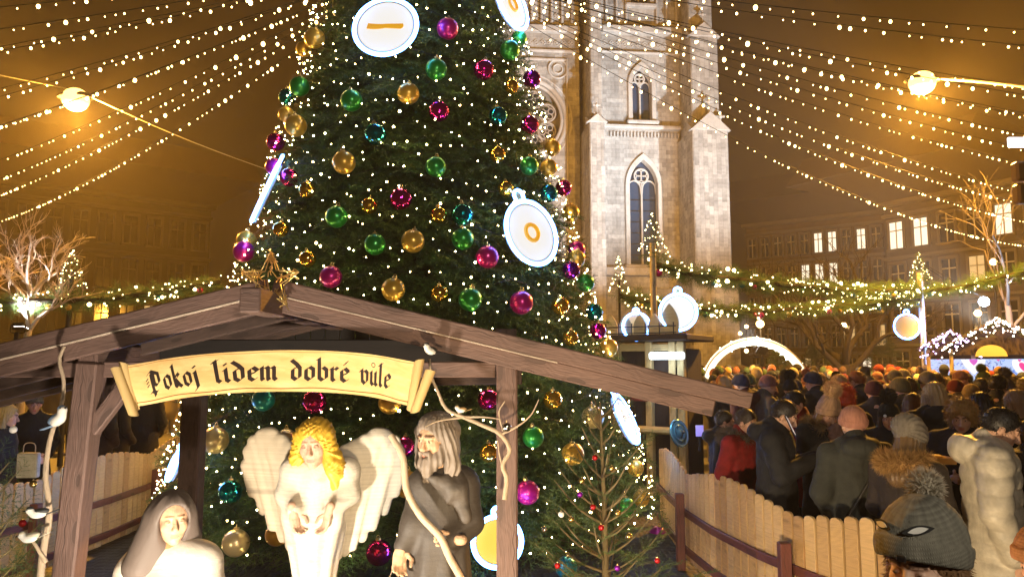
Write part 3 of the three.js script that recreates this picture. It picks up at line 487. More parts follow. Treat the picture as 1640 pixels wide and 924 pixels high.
// ---------------------------------------------------------------- flat bauble-shaped light panels on the fir
const goldGlow = new THREE.MeshStandardMaterial({ color: lin(0.5, 0.25, 0.02), emissive: lin(1, 0.46, 0.01), emissiveIntensity: 0.55, roughness: 0.5 }), faceGlow = glow(1, 0.96, 0.86, 0.75), yellowFace = new THREE.MeshStandardMaterial({ color: lin(0.3, 0.2, 0.02), emissive: lin(1, 0.62, 0.05), emissiveIntensity: 0.8, roughness: 0.6 });
function medallion(label, c, n, R, motif, tilt = 0, o = {}) {
  const g = thing('light_medallion', label, 'light decoration', c, 0, 'bauble-shaped light panels'); g.lookAt(c.clone().add(n)); g.rotateZ(tilt);
  add('backing', new THREE.CylinderGeometry(R, R, 0.03, 40).rotateX(Math.PI / 2), M(0.5, 0.5, 0.5, 0.6), g);
  add('lit_face', new THREE.CylinderGeometry(R * 0.94, R * 0.94, 0.012, 40).rotateX(Math.PI / 2).translate(0, 0, 0.022), o.face || faceGlow, g);
  add('inner_ring', new THREE.TorusGeometry(R * 0.9, 0.006, 6, 48).translate(0, 0, 0.029), M(0.25, 0.22, 0.18, 0.6), g);
  add('led_rim', new THREE.TorusGeometry(R, 0.02, 8, 56).translate(0, 0, 0.03), coolLed, g);
  add('led_loop', tube([V(-R * 0.16, R, 0.03), V(-R * 0.17, R * 1.26, 0.03), V(0, R * 1.36, 0.03), V(R * 0.17, R * 1.26, 0.03), V(R * 0.16, R, 0.03)], 0.017, 20, 6), coolLed, g);
  add('gold_neck', cbox(R * 0.24, R * 0.26, 0.02, 0.004).translate(0, R * 1.13, 0.02), o.neck || M(0.6, 0.35, 0.1, 0.5), g);
  if (motif === 'ring') add('gold_motif', new THREE.TorusGeometry(R * 0.25, R * 0.07, 6, 28).translate(0, 0, 0.034), goldGlow, g);
  if (motif === 'streak') { const s = new THREE.Shape(); s.moveTo(-0.56, 0.06).quadraticCurveTo(-0.2, 0.04, 0, 0.08).lineTo(0.55, 0.13).quadraticCurveTo(0.62, 0.02, 0.5, -0.05).lineTo(0, -0.06).quadraticCurveTo(-0.3, -0.15, -0.58, -0.12).closePath(); add('gold_motif', new THREE.ExtrudeGeometry(s, { depth: 0.01, bevelEnabled: false }).scale(R, R, 1).translate(0, 0, 0.03), goldGlow, g); }
  for (const a of o.I ? [0.8] : [0.5, 2.6, 4.7]) { const l = new THREE.PointLight(lin(0.12, 0.34, 1), o.I ?? 0.22, 0, 2); l.name = 'rim_glow'; l.position.set(Math.cos(a) * (R + 0.06), Math.sin(a) * (R + 0.06), 0.07); l.castShadow = true; l.shadow.radius = 3; g.add(l); }
  return g;
}
{
  const put = (px, py, R, label, motif, tilt, o = {}) => { const { p, n } = onFir(px, py); const nn = o.n || n.clone().add(V(0, 0.18, 0)).normalize(); medallion(label, p.clone().addScaledVector(n, o.out ?? 0.1), nn, R, motif, tilt, o); };
  put(622, 52, 0.335, 'round white light panel with gold streak high on the tall fir', 'streak', -0.12);
  put(838, 376, 0.335, 'round white light panel with gold ring on the fir right of centre', 'ring', 0.3);
  put(806, 12, 0.3, 'white light panel cut by the top picture edge on the fir', 'ring', 0.2);
  put(437, 312, 0.33, 'light panel seen edge-on as a blue bar on the fir left flank', 'ring', 0, { n: V(-0.88, 0.38, 0.37).normalize(), out: 0.06 });
  put(788, 862, 0.2, 'yellow light panel low on the fir behind the crib post', '', 0, { face: yellowFace, n: V(0.12, 0.1, 1).normalize(), out: 0.12 });
  put(985, 672, 0.26, 'light panel seen nearly edge-on low on the fir right flank', '', 0.2, { n: V(0.88, 0.42, 0.32).normalize(), out: 0.1 });
  put(316, 708, 0.1, 'upper of two small blue-lit panels low on the fir left flank', '', 0, { n: V(-0.88, 0.35, 0.52).normalize(), face: coolLed, I: 0.4 });
  put(298, 748, 0.12, 'lower of two small blue-lit panels low on the fir left flank', '', 0, { n: V(-0.88, 0.35, 0.52).normalize(), face: coolLed, I: 0.4 });
}
// ---------------------------------------------------------------- strings of bulbs fanning out from the fir's top over the square
{
  const hub = V(TREE.x, 7.0, TREE.z), bulb = new THREE.IcosahedronGeometry(1, 1), r = rngOf(11);
  const right = [-1, 3, 6.5, 10, 13, 16, 19.5, 22, 25, 28, 31.5, 34.5, 38], left = [179, 175.5, 172, 168, 165, 161, 158, 154.5, 151, 147, 143.5, 140];
  const words = ['first', 'second', 'third', 'fourth', 'fifth', 'sixth', 'seventh', 'eighth', 'ninth', 'tenth', 'eleventh', 'twelfth', 'thirteenth'];
  const run = (deg, i, side) => {
    const a = deg * Math.PI / 180, far = 26 + 2 * r(), e = V(TREE.x + Math.cos(a) * far, 6.1 + 0.7 * r(), TREE.z - Math.sin(a) * far), sag = 0.7 + 0.6 * r(), at = (t) => { const p = hub.clone().lerp(e, t); p.y -= sag * 4 * t * (1 - t); return p; };
    const g = thing('bulb_string', `${words[i]} string of warm bulbs counted from the top, ${side} of the tall fir`, 'string lights', hub.clone(), 0, 'bulb strings fanning out from the tall fir');
    const pts = [], bulbs = [], L = hub.distanceTo(e); for (let k = 0; k <= 14; k++) pts.push(at(k / 14));
    addW('wire', tube(pts, 0.005, 40, 4, false), wireM, g);
    for (let s = 0.8; s < L; s += 0.11 + 0.24 * r()) { const p = at(s / L), k = 0.008 + 0.02 * Math.pow(r(), 4); bulbs.push(moved(bulb, p.x, p.y - 0.045, p.z, 0, 0, 0, k, k * 1.3, k)); }
    addW('bulbs', merge(bulbs), warm, g, 'stuff');
  };
  right.forEach((d, i) => run(d, i, 'right')); left.forEach((d, i) => run(d, i, 'left'));
}
// ================================================================ the crib: an open timber shed with carved figures
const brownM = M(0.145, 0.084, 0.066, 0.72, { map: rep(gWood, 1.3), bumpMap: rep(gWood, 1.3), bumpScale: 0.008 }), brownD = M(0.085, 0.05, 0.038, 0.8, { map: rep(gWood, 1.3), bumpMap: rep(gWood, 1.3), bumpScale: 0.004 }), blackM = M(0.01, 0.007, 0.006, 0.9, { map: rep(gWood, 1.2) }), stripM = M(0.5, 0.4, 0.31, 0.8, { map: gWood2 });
const ZF = 4.2, ZB = 5.7;
const ridge = P(437, 446, ZF), eaveR = P(1200, 628.5, ZF), eaveL = V(2 * ridge.x - eaveR.x, eaveR.y - 0.02, -ZF);
const shed = thing('crib_shed', 'open brown timber shed with low gable roof sheltering the crib figures', 'shed', V(ridge.x, 0, -4.95));
{
  const dR = eaveR.clone().sub(ridge), dL = eaveL.clone().sub(ridge), at = (d, t, dy = 0, z = -ZF) => V(ridge.x + d.x * t, ridge.y + d.y * t + dy, z);
  for (const [d, s] of [[dR, 1], [dL, -1]]) {
    const slope = d.y / Math.abs(d.x), nrm = 1 / Math.sqrt(1 + slope * slope);
    addW('barge_board', beam(at(d, 0.005, -0.045, -ZF + 0.035), at(d, 1, -0.045, -ZF + 0.035), 0.03, 0.088), brownM, shed);
    addW('front_rafter', beam(at(d, 0.012, -0.135, -ZF - 0.01), at(d, s > 0 ? 0.925 : 0.985, -0.135, -ZF - 0.01), 0.06, 0.095), brownM, shed);
    addW('edge_strip', beam(at(d, 0.005, -0.0915, -ZF + 0.028), at(d, s > 0 ? 0.6 : 0.95, -0.0915, -ZF + 0.028), 0.05, 0.007, 0.001), stripM, shed);
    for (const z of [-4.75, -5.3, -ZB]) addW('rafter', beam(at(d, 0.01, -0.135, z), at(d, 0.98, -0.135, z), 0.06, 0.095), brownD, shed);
    const nP = 15; // roof boards run along the ridge
    for (let k = 0; k < nP; k++) { const a = (k + 0.04) / nP, b = (k + 0.97) / nP; addW('roof_board', (() => { const p = at(d, a, -0.075 + 0.004 * (k % 2)), q = at(d, b, -0.075 + 0.004 * (k % 2)); const L = p.distanceTo(q), g = cbox(L, 0.022, ZB + 0.12 - ZF, 0.003, k * 0.3), m = new THREE.Matrix4().makeRotationZ(Math.atan2(q.y - p.y, q.x - p.x)).setPosition((p.x + q.x) / 2, (p.y + q.y) / 2, -(ZF + ZB + 0.12) / 2); return g.applyMatrix4(m); })(), blackM, shed); }
  }
  addW('ridge_beam', cbox(0.11, 0.13, ZB - ZF + 0.42, 0.008).translate(ridge.x + 0.005, ridge.y - 0.155, -(ZF + ZB) / 2 + 0.17), brownM, shed);
  // posts: front left, front right, and the two behind
  const xl = P(128, 700, ZF).x, xr = P(813, 700, ZF).x, top = P(813, 572, ZF).y;
  const rail = P(300, 592, ZF).y;
  addW('post', beam(V(xl - 0.1, 0, -ZF - 0.07), V(xl + 0.0, top - 0.03, -ZF - 0.07), 0.13, 0.125, 0.01, V(1, 0, 0)), brownM, shed);
  addW('post', beam(V(xr, 0, -ZF - 0.07), V(xr - 0.005, top + 0.02, -ZF - 0.07), 0.12, 0.118, 0.01, V(1, 0, 0)), brownM, shed);
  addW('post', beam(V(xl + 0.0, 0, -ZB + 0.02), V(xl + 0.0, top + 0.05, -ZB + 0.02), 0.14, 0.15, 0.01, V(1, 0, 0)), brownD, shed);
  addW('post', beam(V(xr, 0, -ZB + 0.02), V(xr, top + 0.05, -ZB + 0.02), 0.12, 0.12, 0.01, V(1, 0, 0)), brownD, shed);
  addW('wall_plate', beam(V(xr - 0.02, top + 0.02 + 0.05, -ZF - 0.07), V(xr - 0.02, top + 0.07, -ZB), 0.11, 0.1), brownM, shed);
  addW('wall_plate', beam(V(xl, top + 0.02, -ZF - 0.02), V(xl, top + 0.02, -ZB), 0.11, 0.1), brownM, shed);
  addW('tie_beam', beam(V(xl - 0.55, rail - 0.0, -ZF - 0.13), V(xr + 0.05, rail - 0.0, -ZF - 0.13), 0.07, 0.09), brownM, shed);
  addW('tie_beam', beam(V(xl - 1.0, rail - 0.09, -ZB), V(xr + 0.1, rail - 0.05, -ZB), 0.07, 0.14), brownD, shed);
  addW('collar_beam', beam(V(xl + 0.1, P(300, 560, ZF).y, -4.9), V(xr - 0.1, P(300, 560, ZF).y, -4.9), 0.07, 0.16), blackM, shed);
  addW('brace', beam(V(xl + 0.02, P(100, 692, ZF).y, -ZF - 0.07), V(xl + 0.24, P(100, 603, ZF).y, -ZF - 0.07), 0.06, 0.085), brownM, shed);
  addW('brace', beam(V(xl - 0.02, P(100, 692, ZF).y - 0.1, -ZF - 0.1), V(xl - 0.02, top, -ZF - 0.42), 0.08, 0.06), brownM, shed);
  // boarded rear gable
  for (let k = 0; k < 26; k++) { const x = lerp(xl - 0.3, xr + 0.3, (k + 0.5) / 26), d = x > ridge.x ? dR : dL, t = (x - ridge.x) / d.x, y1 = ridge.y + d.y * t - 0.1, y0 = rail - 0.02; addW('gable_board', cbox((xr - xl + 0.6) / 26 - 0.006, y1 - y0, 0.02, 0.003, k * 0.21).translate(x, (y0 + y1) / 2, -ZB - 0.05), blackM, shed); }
  addW('post_cap', cbox(0.15, 0.045, 0.15, 0.008).translate(xr - 0.005, P(813, 576, ZF).y, -ZF - 0.07), brownM, shed);
  addW('hanging_strut', beam(V(xr - 0.01, top + 0.02, -ZF - 0.045), V(xr - 0.01, top + 0.16, -ZF - 0.045), 0.05, 0.12, 0.006, V(1, 0, 0)), brownD, shed);
}
{ // gold wire star on the ridge
  const c = P(432, 450, ZF - 0.1), g = thing('wire_star', 'gold wire star tied to the shed ridge', 'star', c), R = 0.165, r = rngOf(3), wires = [], gm = M(0.85, 0.62, 0.24, 0.28, { metalness: 0.9 });
  const tip = (k, q, z) => { const a = Math.PI / 2 + k * Math.PI / 5; return V(Math.cos(a) * q, Math.sin(a) * q, z); };
  for (const z of [0.03, -0.03]) for (let k = 0; k < 10; k++) wires.push(tube([tip(k, k % 2 ? R * 0.42 : R, z * (k % 2 ? 1 : 0.2)), tip(k + 1, k % 2 ? R : R * 0.42, z * (k % 2 ? 0.2 : 1))], 0.003, 2, 5));
  add('frame', merge(wires), gm, g);
  const w2 = []; for (let k = 0; k < 5; k++) for (let j = 0; j < 17; j++) { const t = tip(k * 2, R * (0.25 + 0.75 * r()), 0), a = t.clone().add(V(r() - 0.5, r() - 0.5, r() - 0.5).multiplyScalar(0.07 * (1.25 - t.length() / R) + 0.02)), b = t.clone().add(V(r() - 0.5, r() - 0.5, r() - 0.5).multiplyScalar(0.08)); w2.push(tube([a, t.clone().add(V(0, 0, (r() - 0.5) * 0.06)), b], 0.0028, 6, 4)); }
  add('tinsel', merge(w2), gm, g, 'stuff');
  add('tie_wire', tube([V(0.0, -0.05, -0.03), V(0.01, -0.12, -0.02), V(0.02, -0.16, -0.06)], 0.004, 8, 5), gm, g);
}
{ // the scroll with its lettering, drawn with a broad pen
  const W = 2048, H = 300, cv = document.createElement('canvas'); cv.width = W; cv.height = H; const x = cv.getContext('2d');
  x.fillStyle = '#ddb976'; x.fillRect(0, 0, W, H);
  const r = rngOf(12); for (let k = 0; k < 900; k++) { const a = r(); x.fillStyle = a < 0.5 ? 'rgba(190,130,55,0.05)' : 'rgba(255,235,180,0.06)'; const px = r() * W, py = r() * H, s = 10 + 90 * r() * r(); x.beginPath(); x.ellipse(px, py, s * 2, s * 0.5, 0.1, 0, 6.3); x.fill(); }
  x.strokeStyle = 'rgba(110,62,18,0.9)'; x.lineWidth = 7; x.beginPath(); x.moveTo(20, 276); for (let k = 0; k <= 40; k++) x.lineTo(20 + k * 50, 274 + 4 * Math.sin(k * 0.7)); x.stroke();
  x.strokeStyle = 'rgba(150,92,30,0.7)'; x.lineWidth = 5; x.beginPath(); x.moveTo(0, 12); for (let k = 0; k <= 40; k++) x.lineTo(k * 52, 12 + 3 * Math.sin(k * 0.9)); x.stroke();
  const F = {
    P: [1.18, [[0.3, 1.35], [0.3, 0.3], [0.34, -0.35]], [[0.02, 1.3], [0.3, 1.52], [0.62, 1.4], [0.92, 1.28], [0.95, 0.62], [0.72, 0.42], [0.34, 0.5]], [[0.5, 1.4], [0.5, 0.45]], [[0, -0.12], [0.16, -0.02], [0.5, -0.14], [0.62, -0.04]], [[-0.12, 0.92], [-0.08, 0.9]], [[-0.12, 0.68], [-0.08, 0.66]], [[-0.12, 0.44], [-0.08, 0.42]]],
    o: [0.74, [[0.36, 1.0], [0.1, 0.82], [0.1, 0.18], [0.34, 0]], [[0.34, 1.0], [0.58, 0.84], [0.58, 0.2], [0.34, 0]]],
    k: [0.74, [[0, 1.62], [0.12, 1.7], [0.12, 0.12], [0.26, 0]], [[0.14, 0.62], [0.4, 1], [0.54, 0.86], [0.2, 0.56], [0.46, 0.14], [0.62, 0]]],
    j: [0.46, [[0, 0.9], [0.12, 1], [0.14, -0.2], [-0.1, -0.45]], [[0.1, 1.38], [0.16, 1.34]]],
    l: [0.44, [[-0.06, 1.5], [0.12, 1.68], [0.12, 0.14], [0.28, 0]], [[0.12, 1.6], [0.24, 1.66]]],
    i: [0.42, [[0, 0.88], [0.12, 1], [0.12, 0.14], [0.27, 0]], [[0.1, 1.36], [0.16, 1.32]]],
    d: [0.76, [[0.02, 1.5], [0.34, 1.22], [0.58, 0.9], [0.58, 0.2], [0.34, 0]], [[0.44, 1.0], [0.1, 0.8], [0.1, 0.18], [0.34, 0]]],
    e: [0.62, [[0.34, 1.0], [0.1, 0.82], [0.1, 0.18], [0.32, 0], [0.52, 0.14]], [[0.34, 1], [0.56, 0.8], [0.52, 0.66], [0.12, 0.46]]],
    m: [1.12, [[0, 0.88], [0.12, 1], [0.12, 0.1], [0.2, 0]], [[0.14, 0.82], [0.4, 1], [0.5, 0.9], [0.5, 0.1], [0.58, 0]], [[0.52, 0.82], [0.78, 1], [0.88, 0.9], [0.88, 0.14], [1.02, 0]]],
    b: [0.74, [[0, 1.6], [0.12, 1.68], [0.12, 0.18], [0.34, 0]], [[0.14, 0.8], [0.38, 1], [0.6, 0.82], [0.6, 0.2], [0.34, 0]]],
    r: [0.56, [[0, 0.88], [0.12, 1], [0.12, 0.12], [0.26, 0]], [[0.16, 0.8], [0.36, 1], [0.5, 0.9]]],
    v: [0.74, [[-0.04, 0.9], [0.1, 1.06], [0.12, 0.2], [0.34, 0]], [[0.14, 0.84], [0.4, 1], [0.6, 0.84], [0.58, 0.22], [0.34, 0]]],
    u: [0.78, [[0, 0.9], [0.12, 1], [0.12, 0.16], [0.28, 0], [0.52, 0.16]], [[0.46, 0.92], [0.54, 1], [0.54, 0.12], [0.7, 0]]],
  };
  F['é'] = [...F.e, [[0.32, 1.3], [0.5, 1.52]]]; F['ů'] = F.u;
  x.fillStyle = '#23120a'; const nib = 26, na = -0.7, nx = Math.cos(na) * nib / 2, ny = Math.sin(na) * nib / 2;
  let X = 160; const xh = 94;
  for (const ch of 'Pokoj lidem dobré vůle') {
    if (ch === ' ') { X += 70; continue; }
    const [w, ...st] = F[ch], base = 214, S = ch === 'P' ? 92 : xh * 0.98;
    for (const line of st) for (let k = 1; k < line.length; k++) { const a = [X + line[k - 1][0] * S, base - line[k - 1][1] * xh], b = [X + line[k][0] * S, base - line[k][1] * xh]; x.beginPath(); x.moveTo(a[0] - nx, a[1] - ny); x.lineTo(a[0] + nx, a[1] + ny); x.lineTo(b[0] + nx, b[1] + ny); x.lineTo(b[0] - nx, b[1] - ny); x.closePath(); x.fill(); x.lineWidth = 3; x.strokeStyle = '#23120a'; x.stroke(); }
    if (ch === 'ů') { x.lineWidth = 6; x.beginPath(); x.arc(X + 0.3 * S, base - 1.5 * xh, 15, 0, 6.3); x.stroke(); }
    X += w * S + 12;
  }
  const t = new THREE.CanvasTexture(cv); t.colorSpace = THREE.SRGBColorSpace; t.magFilter = THREE.LinearFilter;
  const zs = ZF - 0.1, top = [[208, 586], [300, 570], [450, 561], [580, 566], [672, 581]], bot = [[222, 651], [320, 634], [450, 627], [580, 633], [660, 650]];
  const cT = new THREE.CatmullRomCurve3(top.map(([a, b]) => P(a, b, zs))), cB = new THREE.CatmullRomCurve3(bot.map(([a, b]) => P(a, b, zs))), g = thing('scroll_sign', 'gold painted scroll sign lettered in black under the shed gable', 'sign', cB.getPoint(0.5));
  const pos = [], uv = [], idx = [], nU = 60, nV = 8, th = 0.014;
  for (const side of [1, 0]) for (let i = 0; i <= nU; i++) for (let j = 0; j <= nV; j++) { const u = i / nU, v = j / nV, p = cB.getPoint(u).lerp(cT.getPoint(u), v); p.z += 0.012 * Math.sin(u * 9 + v) + 0.018 * Math.pow(Math.abs(u - 0.5) * 2, 6) * 2 + 0.008 * Math.sin(v * 3 + u * 4) + (side ? th : 0); pos.push(p.x, p.y, p.z); uv.push(u, v); }
  const q = (nU + 1) * (nV + 1), id = (s, i, j) => s * q + i * (nV + 1) + j;
  for (let i = 0; i < nU; i++) for (let j = 0; j < nV; j++) { idx.push(id(0, i, j), id(0, i + 1, j), id(0, i + 1, j + 1), id(0, i, j), id(0, i + 1, j + 1), id(0, i, j + 1)); }
  const bpos = pos.slice(), bidx = []; for (let i = 0; i < nU; i++) for (let j = 0; j < nV; j++) bidx.push(id(1, i, j), id(1, i + 1, j + 1), id(1, i + 1, j), id(1, i, j), id(1, i, j + 1), id(1, i + 1, j + 1));
  for (let i = 0; i < nU; i++) { bidx.push(id(0, i, 0), id(1, i, 0), id(1, i + 1, 0), id(0, i, 0), id(1, i + 1, 0), id(0, i + 1, 0)); bidx.push(id(0, i, nV), id(1, i + 1, nV), id(1, i, nV), id(0, i, nV), id(0, i + 1, nV), id(1, i + 1, nV)); }
  const paint = M(1, 1, 1, 0.6, { map: t }), goldPaint = M(0.72, 0.5, 0.2, 0.6, { map: rep(gPlaster, 3) });
  addW('lettered_face', geo(pos, idx, uv), paint, g); addW('board', geo(bpos, bidx, uv), M(0.4, 0.25, 0.09, 0.7), g);
  // rolled ends
  const curl = (p0, p1, dir, flare) => { const pp = [], ii = [], n = 22, m = 6; for (let i = 0; i <= n; i++) for (let j = 0; j <= m; j++) { const a = i / n * 4.4, rad = 0.036 * (1 - i / n * 0.35), v = j / m, p = p0.clone().lerp(p1, v); p.x += dir * (Math.sin(a) * rad + flare * (1 - v) * 0.25 * (i / n)); p.z += 0.02 + (1 - Math.cos(a)) * rad; p.y += (v - 0.5) * 0.03 * Math.sin(a * 0.7); pp.push(p.x, p.y, p.z); } for (let i = 0; i < n; i++) for (let j = 0; j < m; j++) { const a = i * (m + 1) + j, b = a + m + 1; dir > 0 ? ii.push(a, b, a + 1, b, b + 1, a + 1) : ii.push(a, a + 1, b, b, a + 1, b + 1); } return geo(pp, ii); };
  addW('rolled_end', curl(P(226, 655, zs), P(206, 584, zs), -1, 0.05), goldPaint, g); addW('rolled_end', curl(P(656, 654, zs), P(672, 580, zs), 1, 0.05), goldPaint, g);
  addW('end_flap', curl(P(219, 661, zs - 0.03), P(191, 592, zs - 0.03), 1, 0), goldPaint, g); addW('end_flap', curl(P(668, 656, zs - 0.03), P(692, 596, zs - 0.03), -1, 0), goldPaint, g);
}
// ---------------------------------------------------------------- twigs and carved birds
const twigM = M(0.5, 0.38, 0.26, 0.8, { map: rep(gWood2, 3), bumpMap: rep(gWood, 6), bumpScale: 0.004 });
{ const d = ZF - 0.12, g = thing('bare_branch', 'pale twisted branch tied to the left crib post', 'branch', P(70, 924, d).setY(0));
  addW('stem', tube([V(P(66, 924, d).x, 0, -d), P(66, 900, d), P(78, 820, d), P(72, 760, d), P(80, 700, d), P(97, 650, d), P(101, 610, d), P(94, 575, d), P(102, 555, d)], [0.026, 0.024, 0.02, 0.018, 0.014, 0.011, 0.009], 60, 8), twigM, g);
  addW('side_twig', tube([P(72, 900, d), P(60, 880, d - 0.04), P(48, 862, d - 0.05)], [0.014, 0.01, 0.006], 8, 6), twigM, g); addW('side_twig', tube([P(101, 628, d), P(97, 640, d - 0.02)], 0.006, 4, 5), twigM, g); }
{ const d = ZF - 0.1, g = thing('bare_branch', 'forked bare twig fixed across the right crib post', 'branch', P(808, 800, d));
  addW('stem', tube([P(808, 800, d), P(811, 765, d), P(805, 745, d), P(816, 720, d), P(800, 695, d), P(770, 680, d), P(742, 668, d), P(715, 655, d), P(700, 625, d), P(690, 600, d), P(688, 575, d)], [0.014, 0.013, 0.012, 0.011, 0.01, 0.008, 0.007], 60, 7), twigM, g);
  for (const pts of [[[800, 697], [830, 682], [850, 665], [863, 640]], [[742, 668], [700, 675], [680, 684]], [[742, 668], [775, 668], [800, 671]], [[735, 664], [733, 655]], [[806, 690], [799, 660], [808, 643]], [[811, 765], [800, 730], [797, 705]]]) addW('side_twig', tube(pts.map(([a, b], i) => P(a, b, d - 0.01 * i)), [0.008, 0.005, 0.003], 16, 6), twigM, g); }
function bird(label, at, turn, tilt, back, belly, k = 1) {
  const g = thing('carved_bird', label, 'carved bird', at, turn, 'carved birds on the crib twigs');
  const body = add('body', surf(dUnion(0.02, dEll(0, 0, 0, 0.026, 0.026, 0.045), dEll(0, 0.026, 0.042, 0.02, 0.019, 0.021)), [-0.05, -0.05, -0.08], [0.05, 0.07, 0.09], 0.006), belly, g); body.scale.setScalar(k);
  add('back', surf(dUnion(0.015, dEll(0, 0.012, -0.012, 0.024, 0.019, 0.046), dEll(0, 0.036, 0.04, 0.0185, 0.014, 0.019)), [-0.05, -0.05, -0.08], [0.05, 0.07, 0.09], 0.006), back, body);
  add('tail', cbox(0.022, 0.006, 0.075, 0.002).rotateX(0.25).translate(0, 0.0, -0.075), back, body); add('beak', new THREE.ConeGeometry(0.006, 0.024, 8).rotateX(Math.PI / 2).translate(0, 0.026, 0.072), ironM, body);
  for (const s of [-1, 1]) add('eye', new THREE.SphereGeometry(0.003, 8, 6).translate(s * 0.017, 0.031, 0.052), wireM, body);
  body.rotation.x = tilt; return g;
}
const birdW = M(0.62, 0.6, 0.55, 0.6), birdB = M(0.16, 0.24, 0.36, 0.6), birdK = M(0.03, 0.03, 0.03, 0.6);
bird('blue-grey carved bird on the twisted branch at the left post', P(92, 672, ZF - 0.18), 1.25, -0.55, birdB, birdW, 1.15);
bird('white carved bird low on the twisted branch by the fence', P(60, 823, ZF - 0.2), -1.2, 0.1, birdK, birdW, 0.9);
bird('white carved bird at the foot of the twisted branch', P(47, 862, ZF - 0.2), -1.4, 0.2, M(0.45, 0.4, 0.3, 0.6), birdW, 0.9);
bird('small dark-capped carved bird at the tip of the twig beside the scroll', P(689, 562, ZF - 0.13), -0.8, -0.2, birdK, birdW, 0.8);
bird('tiny carved bird perched on the twig at the right post', P(738, 657, ZF - 0.13), -1.3, 0, M(0.4, 0.25, 0.1, 0.6), birdW, 0.55);
{ const g = thing('silver_bauble', 'small silver bauble hanging from the twig on the right post', 'bauble', P(811, 684, ZF - 0.14)); const b = add('ball', ballG, M(0.8, 0.8, 0.82, 0.08, { metalness: 1 }), g); b.scale.setScalar(0.026); add('cap', capG, capM, b); }

// ---------------------------------------------------------------- hands and heads shared by figures
function handGeo(curl, s = 1, c = 0.0045) { // wrist at the origin, fingers towards -y, palm towards +z, thumb on the +x side (s mirrors it)
  const fs = [dEll(0, -0.05, 0, 0.04, 0.05, 0.017), dCap(0, 0.03, 0, 0, -0.02, 0, 0.026, 0.028)];
  [[-0.029, 0.052], [-0.01, 0.066], [0.011, 0.07], [0.03, 0.062]].forEach(([x, L]) => {
    let p = [x, -0.088 + Math.abs(x - 0.005) * 0.18, 0], a = curl * 0.5;
    for (let k = 0; k < 3; k++) { const l = L * [0.45, 0.32, 0.26][k], q = [p[0] * 1.03, p[1] - Math.cos(a) * l, p[2] + Math.sin(a) * l]; fs.push(dCap(...p, ...q, 0.0095 - k * 0.0008, 0.0088 - k * 0.001)); p = q; a += curl * 0.8; }
  });
  fs.push(dCap(0.03, -0.03, 0.005, 0.056, -0.062, 0.018 + curl * 0.012, 0.012, 0.0105), dCap(0.056, -0.062, 0.018 + curl * 0.012, 0.056 - curl * 0.014, -0.09, 0.028 + curl * 0.022, 0.0105, 0.009));
  const g = surf(dUnion(0.009, ...fs), [-0.075, -0.185, -0.05], [0.085, 0.06, 0.12], c);
  if (s < 0) { g.scale(-1, 1, 1); const ix = g.index.array; for (let i = 0; i < ix.length; i += 3) { const t = ix[i]; ix[i] = ix[i + 1]; ix[i + 1] = t; } g.computeVertexNormals(); }
  return g;
}
function headField(o = {}) {
  const j = o.jaw ?? 1;
  const f = dUnion(0.022, dEll(0, 0.025, -0.012, 0.076, 0.098, 0.096), dEll(0, -0.045, 0.024, 0.058 * j, 0.068, 0.066), dCap(0, -0.06, -0.02, 0, -0.2, -0.03, 0.05, 0.056), dEll(0, -0.098, 0.06, 0.022, 0.016, 0.02), dEll(-0.042, -0.02, 0.055, 0.022, 0.024, 0.022), dEll(0.042, -0.02, 0.055, 0.022, 0.024, 0.022));
  const d = dUnion(0.008, f, dCap(0, 0.02, 0.083, 0, -0.022, 0.106, 0.009, 0.0135), dEll(0, -0.027, 0.098, 0.02, 0.009, 0.013), dCap(-0.042, 0.033, 0.072, -0.012, 0.036, 0.085, o.brow ?? 0.009), dCap(0.042, 0.033, 0.072, 0.012, 0.036, 0.085, o.brow ?? 0.009), dCap(-0.02, -0.057, 0.081, 0.02, -0.057, 0.081, 0.0055), dCap(-0.016, -0.067, 0.08, 0.016, -0.067, 0.08, 0.0065), dEll(-0.077, 0.0, -0.008, 0.011, 0.031, 0.02), dEll(0.077, 0.0, -0.008, 0.011, 0.031, 0.02));
  const eL = dEll(-0.031, 0.012, 0.088, 0.016, 0.009, 0.013), eR = dEll(0.031, 0.012, 0.088, 0.016, 0.009, 0.013), lidL = dEll(-0.031, 0.012, 0.072, 0.0145, 0.0125, 0.0145), lidR = dEll(0.031, 0.012, 0.072, 0.0145, 0.0125, 0.0145);
  return (x, y, z) => Math.min(-smin(-d(x, y, z), Math.min(eL(x, y, z), eR(x, y, z)), 0.008), lidL(x, y, z), lidR(x, y, z));
}
const faceCol = (shut) => (x, y, z) => {
  const lip = Math.abs(x) < 0.024 - Math.abs(y + 0.062) * 0.8 && y > -0.074 && y < -0.05 && z > 0.07, brow = z > 0.06 && Math.abs(y - 0.036 - 0.1 * (0.03 - Math.abs(Math.abs(x) - 0.03))) < 0.006 && Math.abs(Math.abs(x) - 0.029) < 0.02;
  const ex = Math.abs(x) - 0.031, ey = y - 0.011, eye = z > 0.074 && ex * ex / 1.7e-4 + ey * ey / (shut ? 9e-6 : 3.6e-5) < 1, iris = eye && !shut && Math.abs(ex) < 0.0052;
  const cheek = 0.14 * Math.exp(-((Math.abs(x) - 0.042) ** 2 + (y + 0.025) ** 2) / 4e-4) * (z > 0.03 ? 1 : 0);
  if (iris) return [0.06, 0.05, 0.04]; if (eye) return shut ? [0.2, 0.14, 0.12] : [1.25, 1.4, 1.5]; if (brow) return [0.22, 0.17, 0.14]; if (lip) return [0.95, 0.5, 0.5];
  return [1, 1 - cheek, 1 - cheek];
};
